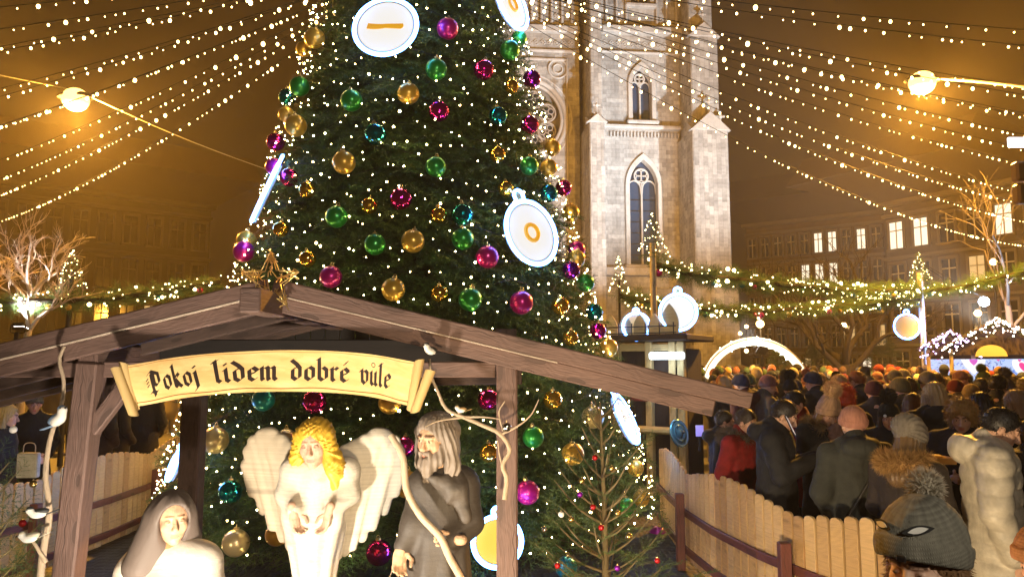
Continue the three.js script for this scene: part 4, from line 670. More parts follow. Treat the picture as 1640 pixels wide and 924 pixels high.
const headG = surf(headField(), [-0.1, -0.2, -0.13], [0.1, 0.14, 0.13], 0.0055, faceCol(false)), headShut = surf(headField(), [-0.1, -0.2, -0.13], [0.1, 0.14, 0.13], 0.0045, faceCol(true)), headCarved = surf(headField({ brow: 0.0045 }), [-0.1, -0.2, -0.13], [0.1, 0.14, 0.13], 0.0045, (x, y, z) => { const c = faceCol(true)(x, y, z); return c[0] === 0.22 ? [0.92, 0.84, 0.76] : c[0] === 0.2 ? [0.4, 0.3, 0.25] : c; });
const handR = handGeo(0.55, 1), handL = handGeo(0.55, -1), fistR = handGeo(1.35, 1), fistL = handGeo(1.35, -1);

// ---------------------------------------------------------------- the carved figures
const folds = (f, amp, n, y0 = 9) => (x, y, z) => f(x, y, z) + amp * Math.sin(Math.atan2(x, z) * n + 1.5 * Math.sin(y * 3.1) + y * 2) * smooth(0, 0.35, y0 - y);
const carved = (r, g, b, o = {}) => M(r, g, b, 0.62, { map: rep(gWood2, 1.6), bumpMap: rep(gCloth, 4), bumpScale: 0.004, ...o });
{ // angel
  const g = thing('angel_figure', 'white carved angel with spread wings and yellow hair under the scroll', 'carved figure', V((514 - 820) / FPX * 4.7, 0, -4.7)), s = 4.7 / FPX;
  const Y = (py) => EYE - (py - 585) * s, X = (px) => (px - 514) * s;
  const robeM = carved(0.64, 0.58, 0.48), shadeWingM = carved(0.5, 0.42, 0.3), skinM = carved(0.62, 0.4, 0.28, { vertexColors: true }), hairM = M(0.6, 0.36, 0.035, 0.5);  // tan of the left wing stands in for the shadow lying on it
  const robe = dUnion(0.07, dSquash(dCap(0, Y(775), 0, 0, Y(840), 0.02, 0.135, 0.135), 1, 1, 0.8), dSquash(dCap(0, Y(840), 0.03, 0, Y(945), 0.0, 0.17, 0.105), 1, 1, 0.75), dCap(X(478), Y(748), 0, X(560), Y(748), 0, 0.075), dCap(X(476), Y(752), 0, X(470), Y(784), 0.04, 0.068, 0.058), dCap(X(470), Y(784), 0.04, X(489), Y(802), 0.16, 0.055, 0.04), dCap(X(560), Y(752), 0, X(567), Y(784), 0.04, 0.068, 0.058), dCap(X(567), Y(784), 0.04, X(546), Y(802), 0.16, 0.055, 0.04), dCap(X(482), Y(818), 0.1, X(506), Y(836), 0.1, 0.045, 0.03), dCap(X(548), Y(820), 0.1, X(526), Y(838), 0.1, 0.045, 0.03));
  add('robe', surf(folds(robe, 0.006, 9, 1.2), [-0.36, 0.3, -0.25], [0.36, 1.36, 0.32], 0.012), robeM, g);
  add('pedestal', surf(folds(dCap(0, 0.05, 0, 0, 0.4, 0, 0.19, 0.1), 0.008, 11), [-0.3, -0.0, -0.3], [0.3, 0.55, 0.3], 0.02), brownD, g);
  add('collar', new THREE.TorusGeometry(0.062, 0.01, 8, 24).rotateX(1.2).translate(0, Y(738), 0.03), carved(0.5, 0.28, 0.14), g);
  const head = add('head', headCarved, skinM, g); head.position.set(X(512), Y(708), 0.055); head.scale.setScalar(1.12); head.rotation.set(0.22, -0.06, 0.05);
  const hair = dUnion(0.03, dEll(0, 0.05, -0.03, 0.1, 0.095, 0.115), dCap(-0.07, 0.05, 0.0, -0.105, -0.1, 0.0, 0.045, 0.05), dCap(0.07, 0.05, 0, 0.115, -0.13, 0.03, 0.045, 0.055), dCap(0.115, -0.1, 0.03, 0.125, -0.27, 0.05, 0.05, 0.03), dCap(-0.1, -0.08, 0, -0.12, -0.14, -0.02, 0.045, 0.03), dCap(0, 0.03, -0.08, 0, -0.15, -0.1, 0.085, 0.07));
  const hairF = dCut((x, y, z) => hair(x, y, z) + 0.006 * Math.sin(x * 150 + 20 * Math.sin(y * 22)) * Math.sin(y * 14 + x * 20) + 0.004 * Math.sin(Math.atan2(x, y) * 26), dEll(0, -0.03, 0.1, 0.062, 0.1, 0.12), 0.012);
  const h = add('hair', surf(hairF, [-0.22, -0.34, -0.22], [0.22, 0.2, 0.15], 0.0075), hairM, g); h.position.copy(head.position); h.rotation.copy(head.rotation); h.scale.setScalar(1.1);
  for (const sd of [-1, 1]) {
    const tops = [[472, 742], [460, 722], [444, 708], [427, 700], [411, 700], [398, 709], [390, 726], [386, 748]], ends = [[492, 880], [486, 886], [476, 882], [464, 874], [449, 862], [432, 844], [414, 820], [396, 792]];
    const mx = (px) => sd < 0 ? X(px) : -X(px) * 0.97, feathers = tops.map((t, i) => { const e = ends[i], za = -0.13 - 0.012 * i; return dSquash(dCap(mx(t[0]), Y(t[1]), (za + 0.02) / 0.5, mx(e[0]), Y(e[1]), (za + 0.014 * (i % 2)) / 0.5, 0.045, 0.034), 1, 1, 0.5); });
    const arm = dSquash(dCap(mx(480), Y(742), -0.12 / 0.6, mx(424), Y(702), -0.17 / 0.6, 0.06, 0.05), 1, 1, 0.6), arm2 = dSquash(dCap(mx(424), Y(703), -0.17 / 0.6, mx(396), Y(720), -0.2 / 0.6, 0.05, 0.035), 1, 1, 0.6);
    const cover = dSquash(dCap(mx(468), Y(730), -0.12 / 0.5, mx(440), Y(722), -0.15 / 0.5, 0.075, 0.06), 1, 1, 0.5);
    const f = (x, y, z) => { let d = 9; for (const q of feathers) d = smin(d, q(x, y, z), 0.008); return smin(smin(smin(d, arm(x, y, z), 0.03), arm2(x, y, z), 0.03), cover(x, y, z) + 0.004 * Math.sin(x * 60 + y * 50), 0.03); };
    add('wing', surf(f, [sd < 0 ? -0.56 : -0.02, 0.6, -0.34], [sd < 0 ? 0.02 : 0.56, 1.5, -0.04], 0.0095), sd < 0 ? shadeWingM : robeM, g).userData.label = sd < 0 ? 'long-grooved wing with shade put into its tan colour' : 'pale wing with long grooves';
    const hd = add('hand', sd < 0 ? handR : handL, skinM, g); hd.position.set(X(sd < 0 ? 490 : 545), Y(803), 0.175); hd.rotation.set(-0.35, sd < 0 ? 0.9 : -0.9, sd < 0 ? 0.45 : -0.45); hd.scale.setScalar(1.0);
  }
}
{ // shepherd
  const s = 4.45 / FPX, g = thing('shepherd_figure', 'carved bearded shepherd in a dark robe leaning on a crooked staff', 'carved figure', V((712 - 820) / FPX * 4.45, 0, -4.45)), X = (px) => (px - 712) * s, Y = (py) => EYE - (py - 585) * s;
  const robeM = carved(0.062, 0.05, 0.04), skinM = carved(0.6, 0.38, 0.23, { vertexColors: true }), hairM = M(0.2, 0.16, 0.125, 0.6), capeM = carved(0.08, 0.064, 0.05);
  const body = dUnion(0.06, dSquash(dCap(X(712), Y(778), -0.02, X(708), Y(835), 0, 0.155, 0.15), 1, 1, 0.85), dSquash(dCap(X(706), Y(850), 0, X(700), Y(1060), 0, 0.17, 0.25), 1, 1, 0.9), dCap(X(682), Y(768), 0, X(742), Y(766), -0.03, 0.08), dCap(X(676), Y(775), 0.01, X(668), Y(825), 0.06, 0.072, 0.062), dCap(X(668), Y(825), 0.06, X(653), Y(858), 0.1, 0.058, 0.048), dCap(X(748), Y(775), -0.02, X(756), Y(828), 0.02, 0.075, 0.068), dCap(X(756), Y(828), 0.02, X(732), Y(846), 0.14, 0.064, 0.055));
  add('robe', surf(folds(body, 0.009, 8, 0.95), [-0.4, 0.0, -0.36], [0.4, 1.4, 0.36], 0.014), robeM, g);
  add('belt', surf(dCut(dSquash(dCap(X(707), Y(838), 0, X(707), Y(845), 0, 0.17, 0.17), 1, 1, 0.9), (x, y) => Math.max(0.02 - Math.abs(y - Y(842)), -1) * 1 > 0 ? 1 : 1, 0.001), [-0.3, Y(849), -0.25], [0.3, Y(833), 0.25], 0.01), carved(0.16, 0.13, 0.1), g);
  const cape = dCut(dUnion(0.05, dSquash(dCap(X(702), Y(752), 0, X(716), Y(775), -0.03, 0.115, 0.175), 1, 1, 0.85), dCap(X(730), Y(765), 0.05, X(748), Y(815), 0.09, 0.06, 0.045), dCap(X(690), Y(752), 0.1, X(735), Y(775), 0.1, 0.03, 0.04)), dEll(X(700), Y(735), 0.08, 0.09, 0.07, 0.09), 0.02);
  add('cape', surf(folds(cape, 0.005, 10, 1.4), [-0.3, 0.75, -0.28], [0.34, 1.4, 0.3], 0.011), capeM, g);
  const hp = V(X(699), Y(700), 0.055), rot = new THREE.Euler(0.2, -0.55, 0.06), head = add('head', headG, skinM, g); head.position.copy(hp); head.scale.setScalar(1.12); head.rotation.copy(rot);
  const strand = (x, y, z) => 0.006 * Math.sin(Math.atan2(x, z + 0.03) * 26 + 3 * Math.sin(y * 18)) + 0.003 * Math.sin(y * 60 + x * 40);
  const hair = dUnion(0.03, dEll(0, 0.05, -0.03, 0.1, 0.09, 0.112), dCap(-0.075, 0.03, -0.01, -0.095, -0.14, -0.01, 0.042, 0.038), dCap(0.075, 0.03, -0.01, 0.1, -0.15, -0.01, 0.045, 0.042), dCap(0, 0.02, -0.08, 0, -0.16, -0.08, 0.085, 0.075));
  const hg = add('hair', surf(dCut((x, y, z) => hair(x, y, z) + strand(x, y, z), dEll(0, -0.02, 0.11, 0.066, 0.092, 0.12), 0.012), [-0.2, -0.24, -0.22], [0.2, 0.2, 0.15], 0.0075), hairM, g);
  const beard = dCut(dUnion(0.025, dEll(0, -0.095, 0.055, 0.066, 0.055, 0.055), dCap(0, -0.12, 0.075, 0.0, -0.19, 0.085, 0.045, 0.018), dCap(-0.06, -0.02, 0.03, -0.055, -0.09, 0.045, 0.02, 0.03), dCap(0.06, -0.02, 0.03, 0.055, -0.09, 0.045, 0.02, 0.03), dCap(-0.03, -0.046, 0.092, 0.03, -0.046, 0.092, 0.009)), dEll(0, -0.063, 0.11, 0.02, 0.007, 0.03), 0.008);
  const bg = add('beard', surf((x, y, z) => beard(x, y, z) + strand(x, y, z) * 0.7, [-0.13, -0.24, -0.05], [0.13, 0.03, 0.17], 0.0065), hairM, g);
  for (const o of [hg, bg]) { o.position.copy(hp); o.rotation.copy(rot); o.scale.setScalar(1.12); }
  const h1 = add('hand', handR, skinM, g); h1.position.set(X(652), Y(858), 0.11); h1.rotation.set(-0.15, 0.5, -0.1); h1.scale.setScalar(1.1);
  const h2 = add('hand', fistL, skinM, g); h2.position.set(X(738), Y(845), 0.17); h2.rotation.set(0.25, -0.5, -1.35); h2.scale.setScalar(1.1);
  add('staff', tube([V(X(634), Y(692), 0.13), V(X(654), Y(722), 0.17), V(X(662), Y(770), 0.2), V(X(684), Y(806), 0.23), V(X(714), Y(838), 0.23), V(X(728), Y(868), 0.22), V(X(748), Y(905), 0.2), V(X(775), Y(960), 0.2), V(X(790), 0.0, 0.2)], [0.018, 0.02, 0.021, 0.02, 0.018, 0.016], 70, 9), carved(0.55, 0.43, 0.3), g);
  const pouch = add('pouch', surf(dUnion(0.02, dEll(0, -0.075, 0, 0.038, 0.05, 0.014), dCap(0, -0.04, 0, 0, 0.01, 0, 0.012, 0.005)), [-0.06, -0.14, -0.04], [0.06, 0.04, 0.04], 0.006), carved(0.5, 0.45, 0.33), g); pouch.position.set(X(633), Y(908), 0.13); add('cord', tube([V(0, 0.0, 0), V(0.02, 0.05, -0.01), V(0.035, 0.09, -0.01)], 0.003, 6, 5), twigM, pouch);
}
{ // kneeling woman
  const s = 4.25 / FPX, g = thing('kneeling_figure', 'carved kneeling woman in a white cloak and grey veil at left', 'carved figure', V((295 - 820) / FPX * 4.25, 0, -4.25)), X = (px) => (px - 295) * s, Y = (py) => EYE - (py - 585) * s;
  const cloak = carved(0.6, 0.53, 0.44), veilM = M(0.11, 0.082, 0.066, 0.7, { bumpMap: rep(gCloth, 4), bumpScale: 0.003 }), skinM = carved(0.66, 0.4, 0.24, { vertexColors: true });
  const body = dUnion(0.08, dSquash(dCap(0, Y(895), 0, X(295), Y(960), 0.0, 0.17, 0.24), 1, 1, 0.8), dSquash(dCap(0, Y(965), 0.02, 0, 0.08, 0.05, 0.26, 0.32), 1, 1, 1), dCap(X(258), Y(885), -0.02, X(335), Y(885), -0.02, 0.085), dCap(X(250), Y(892), 0, X(246), Y(945), 0.06, 0.085, 0.075), dCap(X(246), Y(945), 0.06, X(292), Y(965), 0.22, 0.07, 0.055), dCap(X(345), Y(892), 0, X(362), Y(935), 0.06, 0.082, 0.07), dCap(X(362), Y(935), 0.06, X(335), Y(960), 0.22, 0.065, 0.05));
  add('cloak', surf(folds(body, 0.01, 9, 0.75), [-0.45, 0.0, -0.42], [0.45, 1.0, 0.5], 0.015), cloak, g);
  const hp = V(X(297), Y(822), 0.055), rot = new THREE.Euler(0.1, 0.55, -0.04), head = add('head', headCarved, skinM, g); head.position.copy(hp); head.rotation.copy(rot); head.scale.setScalar(1.04);
  add('collar', surf(dSquash(dCap(X(293), Y(868), 0.03, X(292), Y(878), 0.03, 0.085, 0.1), 1, 1, 0.9), [-0.15, 0.7, -0.1], [0.15, 0.92, 0.16], 0.01), carved(0.5, 0.24, 0.1), g);
  const vo = dUnion(0.05, dEll(0, 0.035, -0.035, 0.115, 0.125, 0.135), dCap(-0.07, 0, -0.04, -0.15, -0.24, -0.03, 0.075, 0.09), dCap(0.06, 0, -0.05, 0.11, -0.22, -0.05, 0.06, 0.07), dCap(0, -0.02, -0.08, 0, -0.3, -0.1, 0.12, 0.17)), vf = dCut((x, y, z) => vo(x, y, z) + 0.003 * Math.sin(Math.atan2(x, z) * 7 + y * 5), dUnion(0.05, dEll(0, -0.015, 0.12, 0.084, 0.118, 0.16), dCap(0, -0.1, 0.12, 0, -0.3, 0.2, 0.08, 0.15)), 0.015);
  const v = add('veil', surf(vf, [-0.3, -0.34, -0.32], [0.3, 0.2, 0.18], 0.01), veilM, g); v.position.copy(hp); v.rotation.copy(rot);
  const vs = add('veil_fall', surf(folds(dCut(dUnion(0.05, dCap(X(268), Y(820), -0.05, X(238), Y(905), 0.0, 0.055, 0.1), dCap(X(238), Y(905), 0, X(228), Y(960), 0.02, 0.1, 0.11)), dEll(X(300), Y(850), 0.15, 0.1, 0.15, 0.1), 0.02), 0.006, 12), [-0.4, 0.3, -0.25], [0.15, 1.15, 0.25], 0.012), cloak, g);
  for (const sd of [-1, 1]) { const hd = add('hand', sd < 0 ? handR : handL, skinM, g); hd.position.set(X(sd < 0 ? 296 : 334), Y(966), 0.25); hd.rotation.set(-1.3, 0, sd < 0 ? 0.3 : -0.3); }
}
// two floodlights on the ground before the crib
flood('floodlight on the ground before the crib, aimed at the figures', V(-1.5, 0.22, -2.85), V(-1.15, 1.2, -4.7), 31, [1, 0.86, 0.68], 1.05, 0.4, 0.22);
flood('floodlight on the ground before the right crib post and small spruce', V(0.2, 0.3, -1.75), V(1.4, 0.65, -4.8), 36, [1, 0.73, 0.42], 1.15, 0.6, 0.2);

flood('floodlight on the ground outside the left crib post, aimed at the fence', V(-3.35, 0.25, -3.5), V(-4.05, 0.55, -7.4), 17, [1, 0.82, 0.5], 0.7, 0.7, 0.2);
flood('floodlight on a mast behind the viewer, aimed at the tall fir', V(1.8, 3.8, 3.2), V(-1.4, 3.8, -7), 75, [1, 0.88, 0.7], 0.72, 1, 0.35);

// ---------------------------------------------------------------- fences of pale pickets
const picketM = [0, 1, 2, 3].map((k) => M(...[[0.62, 0.4, 0.17], [0.57, 0.36, 0.15], [0.66, 0.44, 0.2], [0.5, 0.3, 0.12]][k], 0.7, { map: [gWood2, rep(gWood2, 1.1), rep(gWood2, 0.9), rep(gWood2, 1.2)][k], bumpMap: gWood2, bumpScale: 0.002 })), railM = M(0.16, 0.045, 0.03, 0.6, { map: rep(gWood, 1.2) });
const picketG = (() => { const s = new THREE.Shape(), w = 0.047; s.moveTo(-w, 0).lineTo(w, 0).lineTo(w, 0.965).quadraticCurveTo(w * 0.9, 1, 0, 1).quadraticCurveTo(-w * 0.9, 1, -w, 0.965).closePath(); return new THREE.ExtrudeGeometry(s, { depth: 0.018, bevelEnabled: true, bevelSize: 0.003, bevelThickness: 0.003, bevelSegments: 1, curveSegments: 3 }).translate(0, 0, -0.009); })();
function fence(label, pts, inward, seed, panel, hi, phase) {
  const r = rngOf(seed), curve = new THREE.CatmullRomCurve3(pts), L = curve.getLength(), g = thing('picket_fence', label, 'fence', pts[0].clone()), n = Math.floor(L / 0.115);
  const side = (t) => { const d = curve.getTangentAt(t); return V(-d.z, 0, d.x).multiplyScalar(inward); };
  for (let i = 0; i < n; i++) {
    const t = (i + 0.5) / n, c = curve.getPointAt(t), d = curve.getTangentAt(t), u = ((t * L + phase) / panel) % 1, o = add('picket', picketG, picketM[Math.floor(r() * 4)], g);
    o.position.copy(c).sub(g.position).setY(0.07 + r() * 0.008); o.rotation.set(0, Math.atan2(-d.z, d.x), (r() - 0.5) * 0.012); o.scale.set(0.97 + 0.05 * r(), hi - 0.07 + 0.115 * Math.sin(Math.PI * u) + (r() - 0.5) * 0.012, 1);
  }
  for (const h of [0.17, 0.5]) for (let k = 0; k < Math.ceil(L / 0.8); k++) { const N = Math.ceil(L / 0.8), a = curve.getPointAt(k / N).addScaledVector(side(k / N), 0.034).setY(h), b = curve.getPointAt((k + 1) / N).addScaledVector(side((k + 1) / N), 0.034).setY(h); addW('rail', beam(a, b, 0.03, 0.065), railM, g); }
  for (let k = 0; k <= Math.floor(L / panel); k++) { const t = Math.min(0.999, (k * panel + panel - phase % panel) / L); if (t >= 0.999) continue; const p = curve.getPointAt(t).addScaledVector(side(t), 0.09); addW('post', cbox(0.075, 0.68, 0.075, 0.006).translate(p.x, 0.34, p.z), railM, g); }
}
fence('pale picket fence curving from the kiosk past the crowd at right', [V(2.32, 0, -4.05), V(1.96, 0, -4.9), V(1.73, 0, -5.9), V(1.63, 0, -6.9), V(1.68, 0, -8.6)], -1, 3, 1.9, 0.84, 0.75);
fence('pale picket fence behind the left crib post', [V(-4.3, 0, -4.6), V(-4.16, 0, -6.2), V(-4.08, 0, -8), V(-4.2, 0, -9.8), V(-3.9, 0, -11.5)], 1, 4, 2.1, 0.84, 0.2);

// ---------------------------------------------------------------- small spruces before the crib
const youngBark = M(0.2, 0.15, 0.07, 0.85, { map: rep(gWood, 3) });
function youngSpruce(label, at, H, seed, spread, balls, turn = 0) {
  const r = rngOf(seed), g = thing('small_spruce', label, 'small tree', at, turn), br = [], mats = [], cols = [], tips = [];
  const spray = (p, d, k) => { mats.push(new THREE.Matrix4().compose(p, new THREE.Quaternion().setFromUnitVectors(V(0, 0, 1), d), V(k, k, k))); const q = 0.7 + 0.6 * r(); cols.push(lin(0.05 * q, 0.085 * q, 0.022 * q)); };
  add('trunk', tube([V(0, 0, 0), V(0.01, H * 0.5, 0.01), V(-0.01, H, 0)], [0.03, 0.018, 0.006], 12, 7), youngBark, g);
  for (let y = 0.12, n = 0; y < H * 0.95; y += 0.075 + 0.05 * r()) for (let k = 0; k < (y < H * 0.75 ? 4 : 2); k++, n++) {
    const a = n * 2.4 + r(), t = y / H, L = spread * (1.12 - t) * (0.75 + 0.5 * r()), rise = 0.35 + 0.75 * t + 0.2 * r(), p0 = V(0, y, 0), p1 = V(Math.cos(a) * L * 0.5, y + L * rise * 0.35, Math.sin(a) * L * 0.5), p2 = V(Math.cos(a) * L, y + L * rise * 0.95, Math.sin(a) * L);
    br.push(tube([p0, p1, p2], [0.009, 0.006, 0.0035], 7, 5, false)); tips.push(p2);
    const c = new THREE.CatmullRomCurve3([p0, p1, p2]), ns = Math.round(L / 0.085 * (1.15 - 0.75 * t));
    for (let j = 0; j < ns; j++) { const u = 0.2 + 0.78 * (j + r()) / ns, s = j % 2 ? 1 : -1, q = c.getPoint(u), d = c.getTangent(u), w = V(-d.z, 0, d.x).normalize().multiplyScalar(s * 0.8).add(d).add(V(0, (r() - 0.4) * 0.5, 0)).normalize(); spray(q, w, 0.5 + 0.45 * r()); }
    spray(c.getPoint(0.85), c.getTangent(1), 0.7);
  }
  add('branches', merge(br), youngBark, g, 'stuff'); instanced('foliage', fineSpray, needleM, mats, cols, g);
  return g;
}
const spruceAt = V((962 - 820) / FPX * 4.75, 0, -4.75);
youngSpruce('small sparse spruce with tiny ornaments beside the right crib post', spruceAt, 1.62, 8, 0.52);
youngSpruce('small spruce in the lower left corner before the fence', V((-15 - 820) / FPX * 4.9, 0, -4.9), 1.25, 18, 0.5);
{
  const red = MP(0.4, 0.012, 0.015, 0.2, { metalness: 0.4 }), gold = M(0.75, 0.5, 0.15, 0.2, { metalness: 0.9 }), white = M(0.75, 0.72, 0.68, 0.35), vio = MP(0.2, 0.01, 0.3, 0.25, { metalness: 0.5 });
  for (const [px, py, d, m, what] of [[953, 733, 4.6, red, 'red ornament high on'], [963, 845, 4.35, red, 'red ornament in the middle of'], [893, 906, 4.4, red, 'red ornament low on the left of'], [1053, 898, 4.5, red, 'red ornament low on the right of'], [980, 750, 4.55, gold, 'gold ornament high on'], [915, 832, 4.35, gold, 'gold ornament left of the stem on'], [1008, 859, 4.35, gold, 'gold ornament right of the stem on'], [932, 770, 4.5, gold, 'gold ornament left of the leader on'], [899, 824, 4.4, white, 'white ornament at the left side of'], [929, 792, 4.5, vio, 'violet ornament left of the stem on'], [989, 910, 4.35, vio, 'violet ornament low on'], [990, 822, 4.4, gold, 'gold ornament beside the stem on'], [872, 848, 4.45, M(0.7, 0.62, 0.5, 0.15, { metalness: 0.9 }), 'silvery gold ornament at the far left of'], [950, 812, 4.4, red, 'dark red ornament near the stem on']]) {
    const o = thing('spruce_ornament', `small ${what} the sparse spruce`, 'ornament', P(px, py, d), 0, 'ornaments on the sparse spruce'), b = add('ball', ballG, m, o); b.scale.setScalar(0.017); add('cap', capG, capM, b);
  }
  for (const [px, py, m, what] of [[52, 775, gold, 'gold'], [35, 838, red, 'red'], [20, 688, white, 'white']]) { const o = thing('spruce_ornament', `small ${what} ornament on the spruce in the lower left corner`, 'ornament', P(px, py, 4.6), 0, 'ornaments on the corner spruce'), b = add('ball', ballG, m, o); b.scale.setScalar(0.022); add('cap', capG, capM, b); }
}
// ================================================================ the market: garlands, decorated poles, arch, kiosk, stalls
const ornHues = [[0.02, 0.2, 0.3], [0.45, 0.01, 0.2], [0.6, 0.4, 0.1], [0.1, 0.3, 0.5]].map((c) => MP(...c, 0.2, { metalness: 0.6 }));
function garland(label, way, n, seed) { // way: [px, py, depth] along the rope
  const r = rngOf(seed), c = new THREE.CatmullRomCurve3(way.map((w) => P(...w))), L = c.getLength(), g = thing('fir_garland', label, 'garland', c.getPoint(0)), mats = [], cols = [], bulbs = [], s = new THREE.IcosahedronGeometry(1, 1);
  addW('rope', tube(Array.from({ length: 16 }, (_, k) => c.getPointAt(k / 15)), 0.06, 40, 7), barkM, g);
  for (let i = 0; i < L * n; i++) {
    const t = r(), p = c.getPointAt(t).sub(g.position), d = V(r() - 0.5, r() - 0.55, r() - 0.5).normalize(); p.y += 0.03 * Math.sin(t * L * 5);
    mats.push(new THREE.Matrix4().compose(p, new THREE.Quaternion().setFromUnitVectors(V(0, 0, 1), d), V(0.5, 0.5, 0.5).multiplyScalar(0.7 + 0.7 * r()))); const q = 0.6 + 0.7 * r(); cols.push(lin(0.06 * q, 0.13 * q, 0.035 * q));
  }
  instanced('foliage', sprays[0], needleM, mats, cols, g);
  for (let i = 0; i < L * 17; i++) { const p = c.getPointAt(r()).add(V(r() - 0.5, r() - 0.55, r() - 0.2).multiplyScalar(0.34)), k = 0.011 + 0.03 * Math.pow(r(), 5); bulbs.push(moved(s, p.x, p.y, p.z, 0, 0, 0, k)); }
  addW('bulbs', merge(bulbs), glow(1, 0.75, 0.33, 12), g, 'stuff');
  for (let i = 0; i < L * 0.9; i++) { const o = add('ornament', ballG, ornHues[Math.floor(r() * 4)], g), p = c.getPointAt((i + r()) / (L * 0.9 + 1)); o.position.copy(p).sub(g.position).add(V(0, -0.1 - 0.04 * r(), 0.06)); o.scale.setScalar(0.05 + 0.02 * r()); }
}
garland('upper fir garland strung from the kiosk pole across the square', [[1048, 424, 13.5], [1105, 438, 14], [1180, 448, 15], [1320, 461, 17], [1400, 466, 18.6], [1474, 463, 20]], 120, 1);
garland('lower fir garland running behind the kiosk to the lamp pole', [[994, 474, 15], [1050, 486, 15.5], [1120, 494, 16], [1200, 498, 17], [1330, 491, 18.6], [1474, 479, 20]], 120, 2);
garland('fir garland rising from the lamp pole to the right picture edge', [[1476, 466, 20], [1540, 460, 19], [1600, 445, 18], [1720, 424, 16.5]], 120, 3);
garland('fir garland behind the left slope of the shed roof', [[-90, 476, 12.6], [0, 481, 13], [80, 482, 13.5], [170, 478, 14.2], [260, 467, 15], [350, 452, 16]], 120, 4);
function decoPole(label, px, pyBase, pyTop, d, coneW, rad, m) {
  const base = P(px, pyBase, d), top = P(px, pyTop, d), g = thing('decorated_pole', label, 'pole', V(base.x, 0, -d)), h = top.y - base.y, r = rngOf(px), mats = [], cols = [], b = [], s = new THREE.IcosahedronGeometry(1, 1);
  add('pole', tube([V(0, 0, 0), V(0, base.y + h * 0.3, 0)], rad, 4, 9), m, g);
  for (let i = 0; i < 150; i++) { const t = r(), a = r() * 6.28, R = coneW * (1 - t) * 0.75; mats.push(mat4(Math.cos(a) * R * 0.6, base.y + h * t * 0.95, Math.sin(a) * R * 0.6, 0.2 - 0.6 * t + (r() - 0.5) * 0.5, Math.PI / 2 - a, 0, coneW * (1.1 - 0.7 * t))); const q = 0.6 + 0.7 * r(); cols.push(lin(0.05 * q, 0.1 * q, 0.03 * q)); }
  instanced('fir_cone', sprays[1], needleM, mats, cols, g);
  for (let i = 0; i < 46; i++) { const t = r() * 0.95, a = r() * 6.28, R = coneW * (1.02 - t), k = 0.008 + 0.006 * r() * r(); b.push(moved(s, Math.cos(a) * R, base.y + h * t, Math.sin(a) * R, 0, 0, 0, k)); }
  add('bulbs', merge(b), glow(1, 0.78, 0.36, 12), g, 'stuff');
  return g;
}
const poleW = M(0.42, 0.36, 0.26, 0.7, { map: rep(gWood2, 2) });
decoPole('pale kiosk pole topped by a small lit fir cone', 1046, 412, 338, 13.4, 0.3, 0.06, poleW);
decoPole('thin dark pole topped by a slim lit fir cone', 992, 466, 408, 15, 0.2, 0.025, ironM);
decoPole('dark pole topped by a lit fir cone among the white-lit branches', 112, 462, 398, 14, 0.28, 0.05, ironM);
{ const g = decoPole('lamp pole topped by a lit fir cone holding a ring ornament', 1474, 452, 402, 20, 0.32, 0.075, M(0.5, 0.5, 0.52, 0.4, { metalness: 0.5 })), c = P(1453, 523, 19.9), o = V(c.x - g.position.x, c.y, c.z - g.position.z);
  add('bracket', tube([V(0, o.y + 0.55, 0), V(o.x * 0.5, o.y + 0.72, 0), V(o.x, o.y + 0.6, o.z), V(o.x, o.y + 0.48, o.z)], 0.016, 16, 6), steelM, g);
  add('led_strip', cbox(0.03, 2.4, 0.02, 0.004).translate(0.02, 2.9, 0.09), glow(0.35, 0.5, 1, 2.5), g);
  medallion('blue-rimmed ring ornament with amber disc hanging from the lamp pole', c, V(-0.12, 0, 1).normalize(), 0.33, '', 0, { face: glow(0.9, 0.5, 0.12, 0.5), I: 0.6 }); }
{ // arch of lights over the way into the market
  const c = P(1209, 585, 20), R = 1.36, g = thing('light_arch', 'white glowing arch of lights over the crowd', 'light arch', V(c.x, 0, c.z)), pts = [], r = rngOf(6), b = [], s = new THREE.IcosahedronGeometry(1, 1), cy = 1.15;
  for (let k = 0; k <= 24; k++) { const a = Math.PI * k / 24; pts.push(V(Math.cos(a) * R, cy + Math.sin(a) * (R - 0.02), 0)); }
  const all = [V(R, 0, 0), ...pts, V(-R, 0, 0)];
  add('arch_tube', tube(all, 0.11, 60, 8), glow(1, 0.9, 0.66, 1.5), g); add('frame', merge([-0.12, 0.12].map((z) => tube(all.map((p) => V(p.x * 1.06, p.y + 0.04, z)), 0.02, 60, 5))), steelM, g);
  for (let i = 0; i < 260; i++) { const p = pts[Math.floor(r() * 25)].clone().lerp(pts[Math.floor(r() * 24)], 0).add(V(r() - 0.5, r() - 0.5, r() - 0.5).multiplyScalar(0.22)); const k = 0.012 + 0.016 * r() * r(); b.push(moved(s, p.x, p.y, p.z, 0, 0, 0, k)); }
  add('bulbs', merge(b), glow(1, 0.9, 0.62, 12), g, 'stuff');
  const l = new THREE.PointLight(lin(1, 0.88, 0.6), 8, 0, 2); l.name = 'arch_glow'; l.position.set(0, cy + R - 0.35, 0.1); l.castShadow = true; l.shadow.radius = 15; g.add(l);
}
for (const [px, py, d, n] of [[1196, 562, 18, 'upper'], [1186, 534, 19, 'high'], [1196, 523, 19, 'highest']]) { const g = thing('globe_light', `${n} small amber globe light hanging before the light arch`, 'lamp', P(px, py, d)); add('lamp_globe', new THREE.SphereGeometry(0.05, 12, 10), glow(1, 0.62, 0.25, 9), g); add('cord', tube([V(0, 0.04, 0), V(0.02, 0.6, 0)], 0.005, 3, 4), wireM, g); }

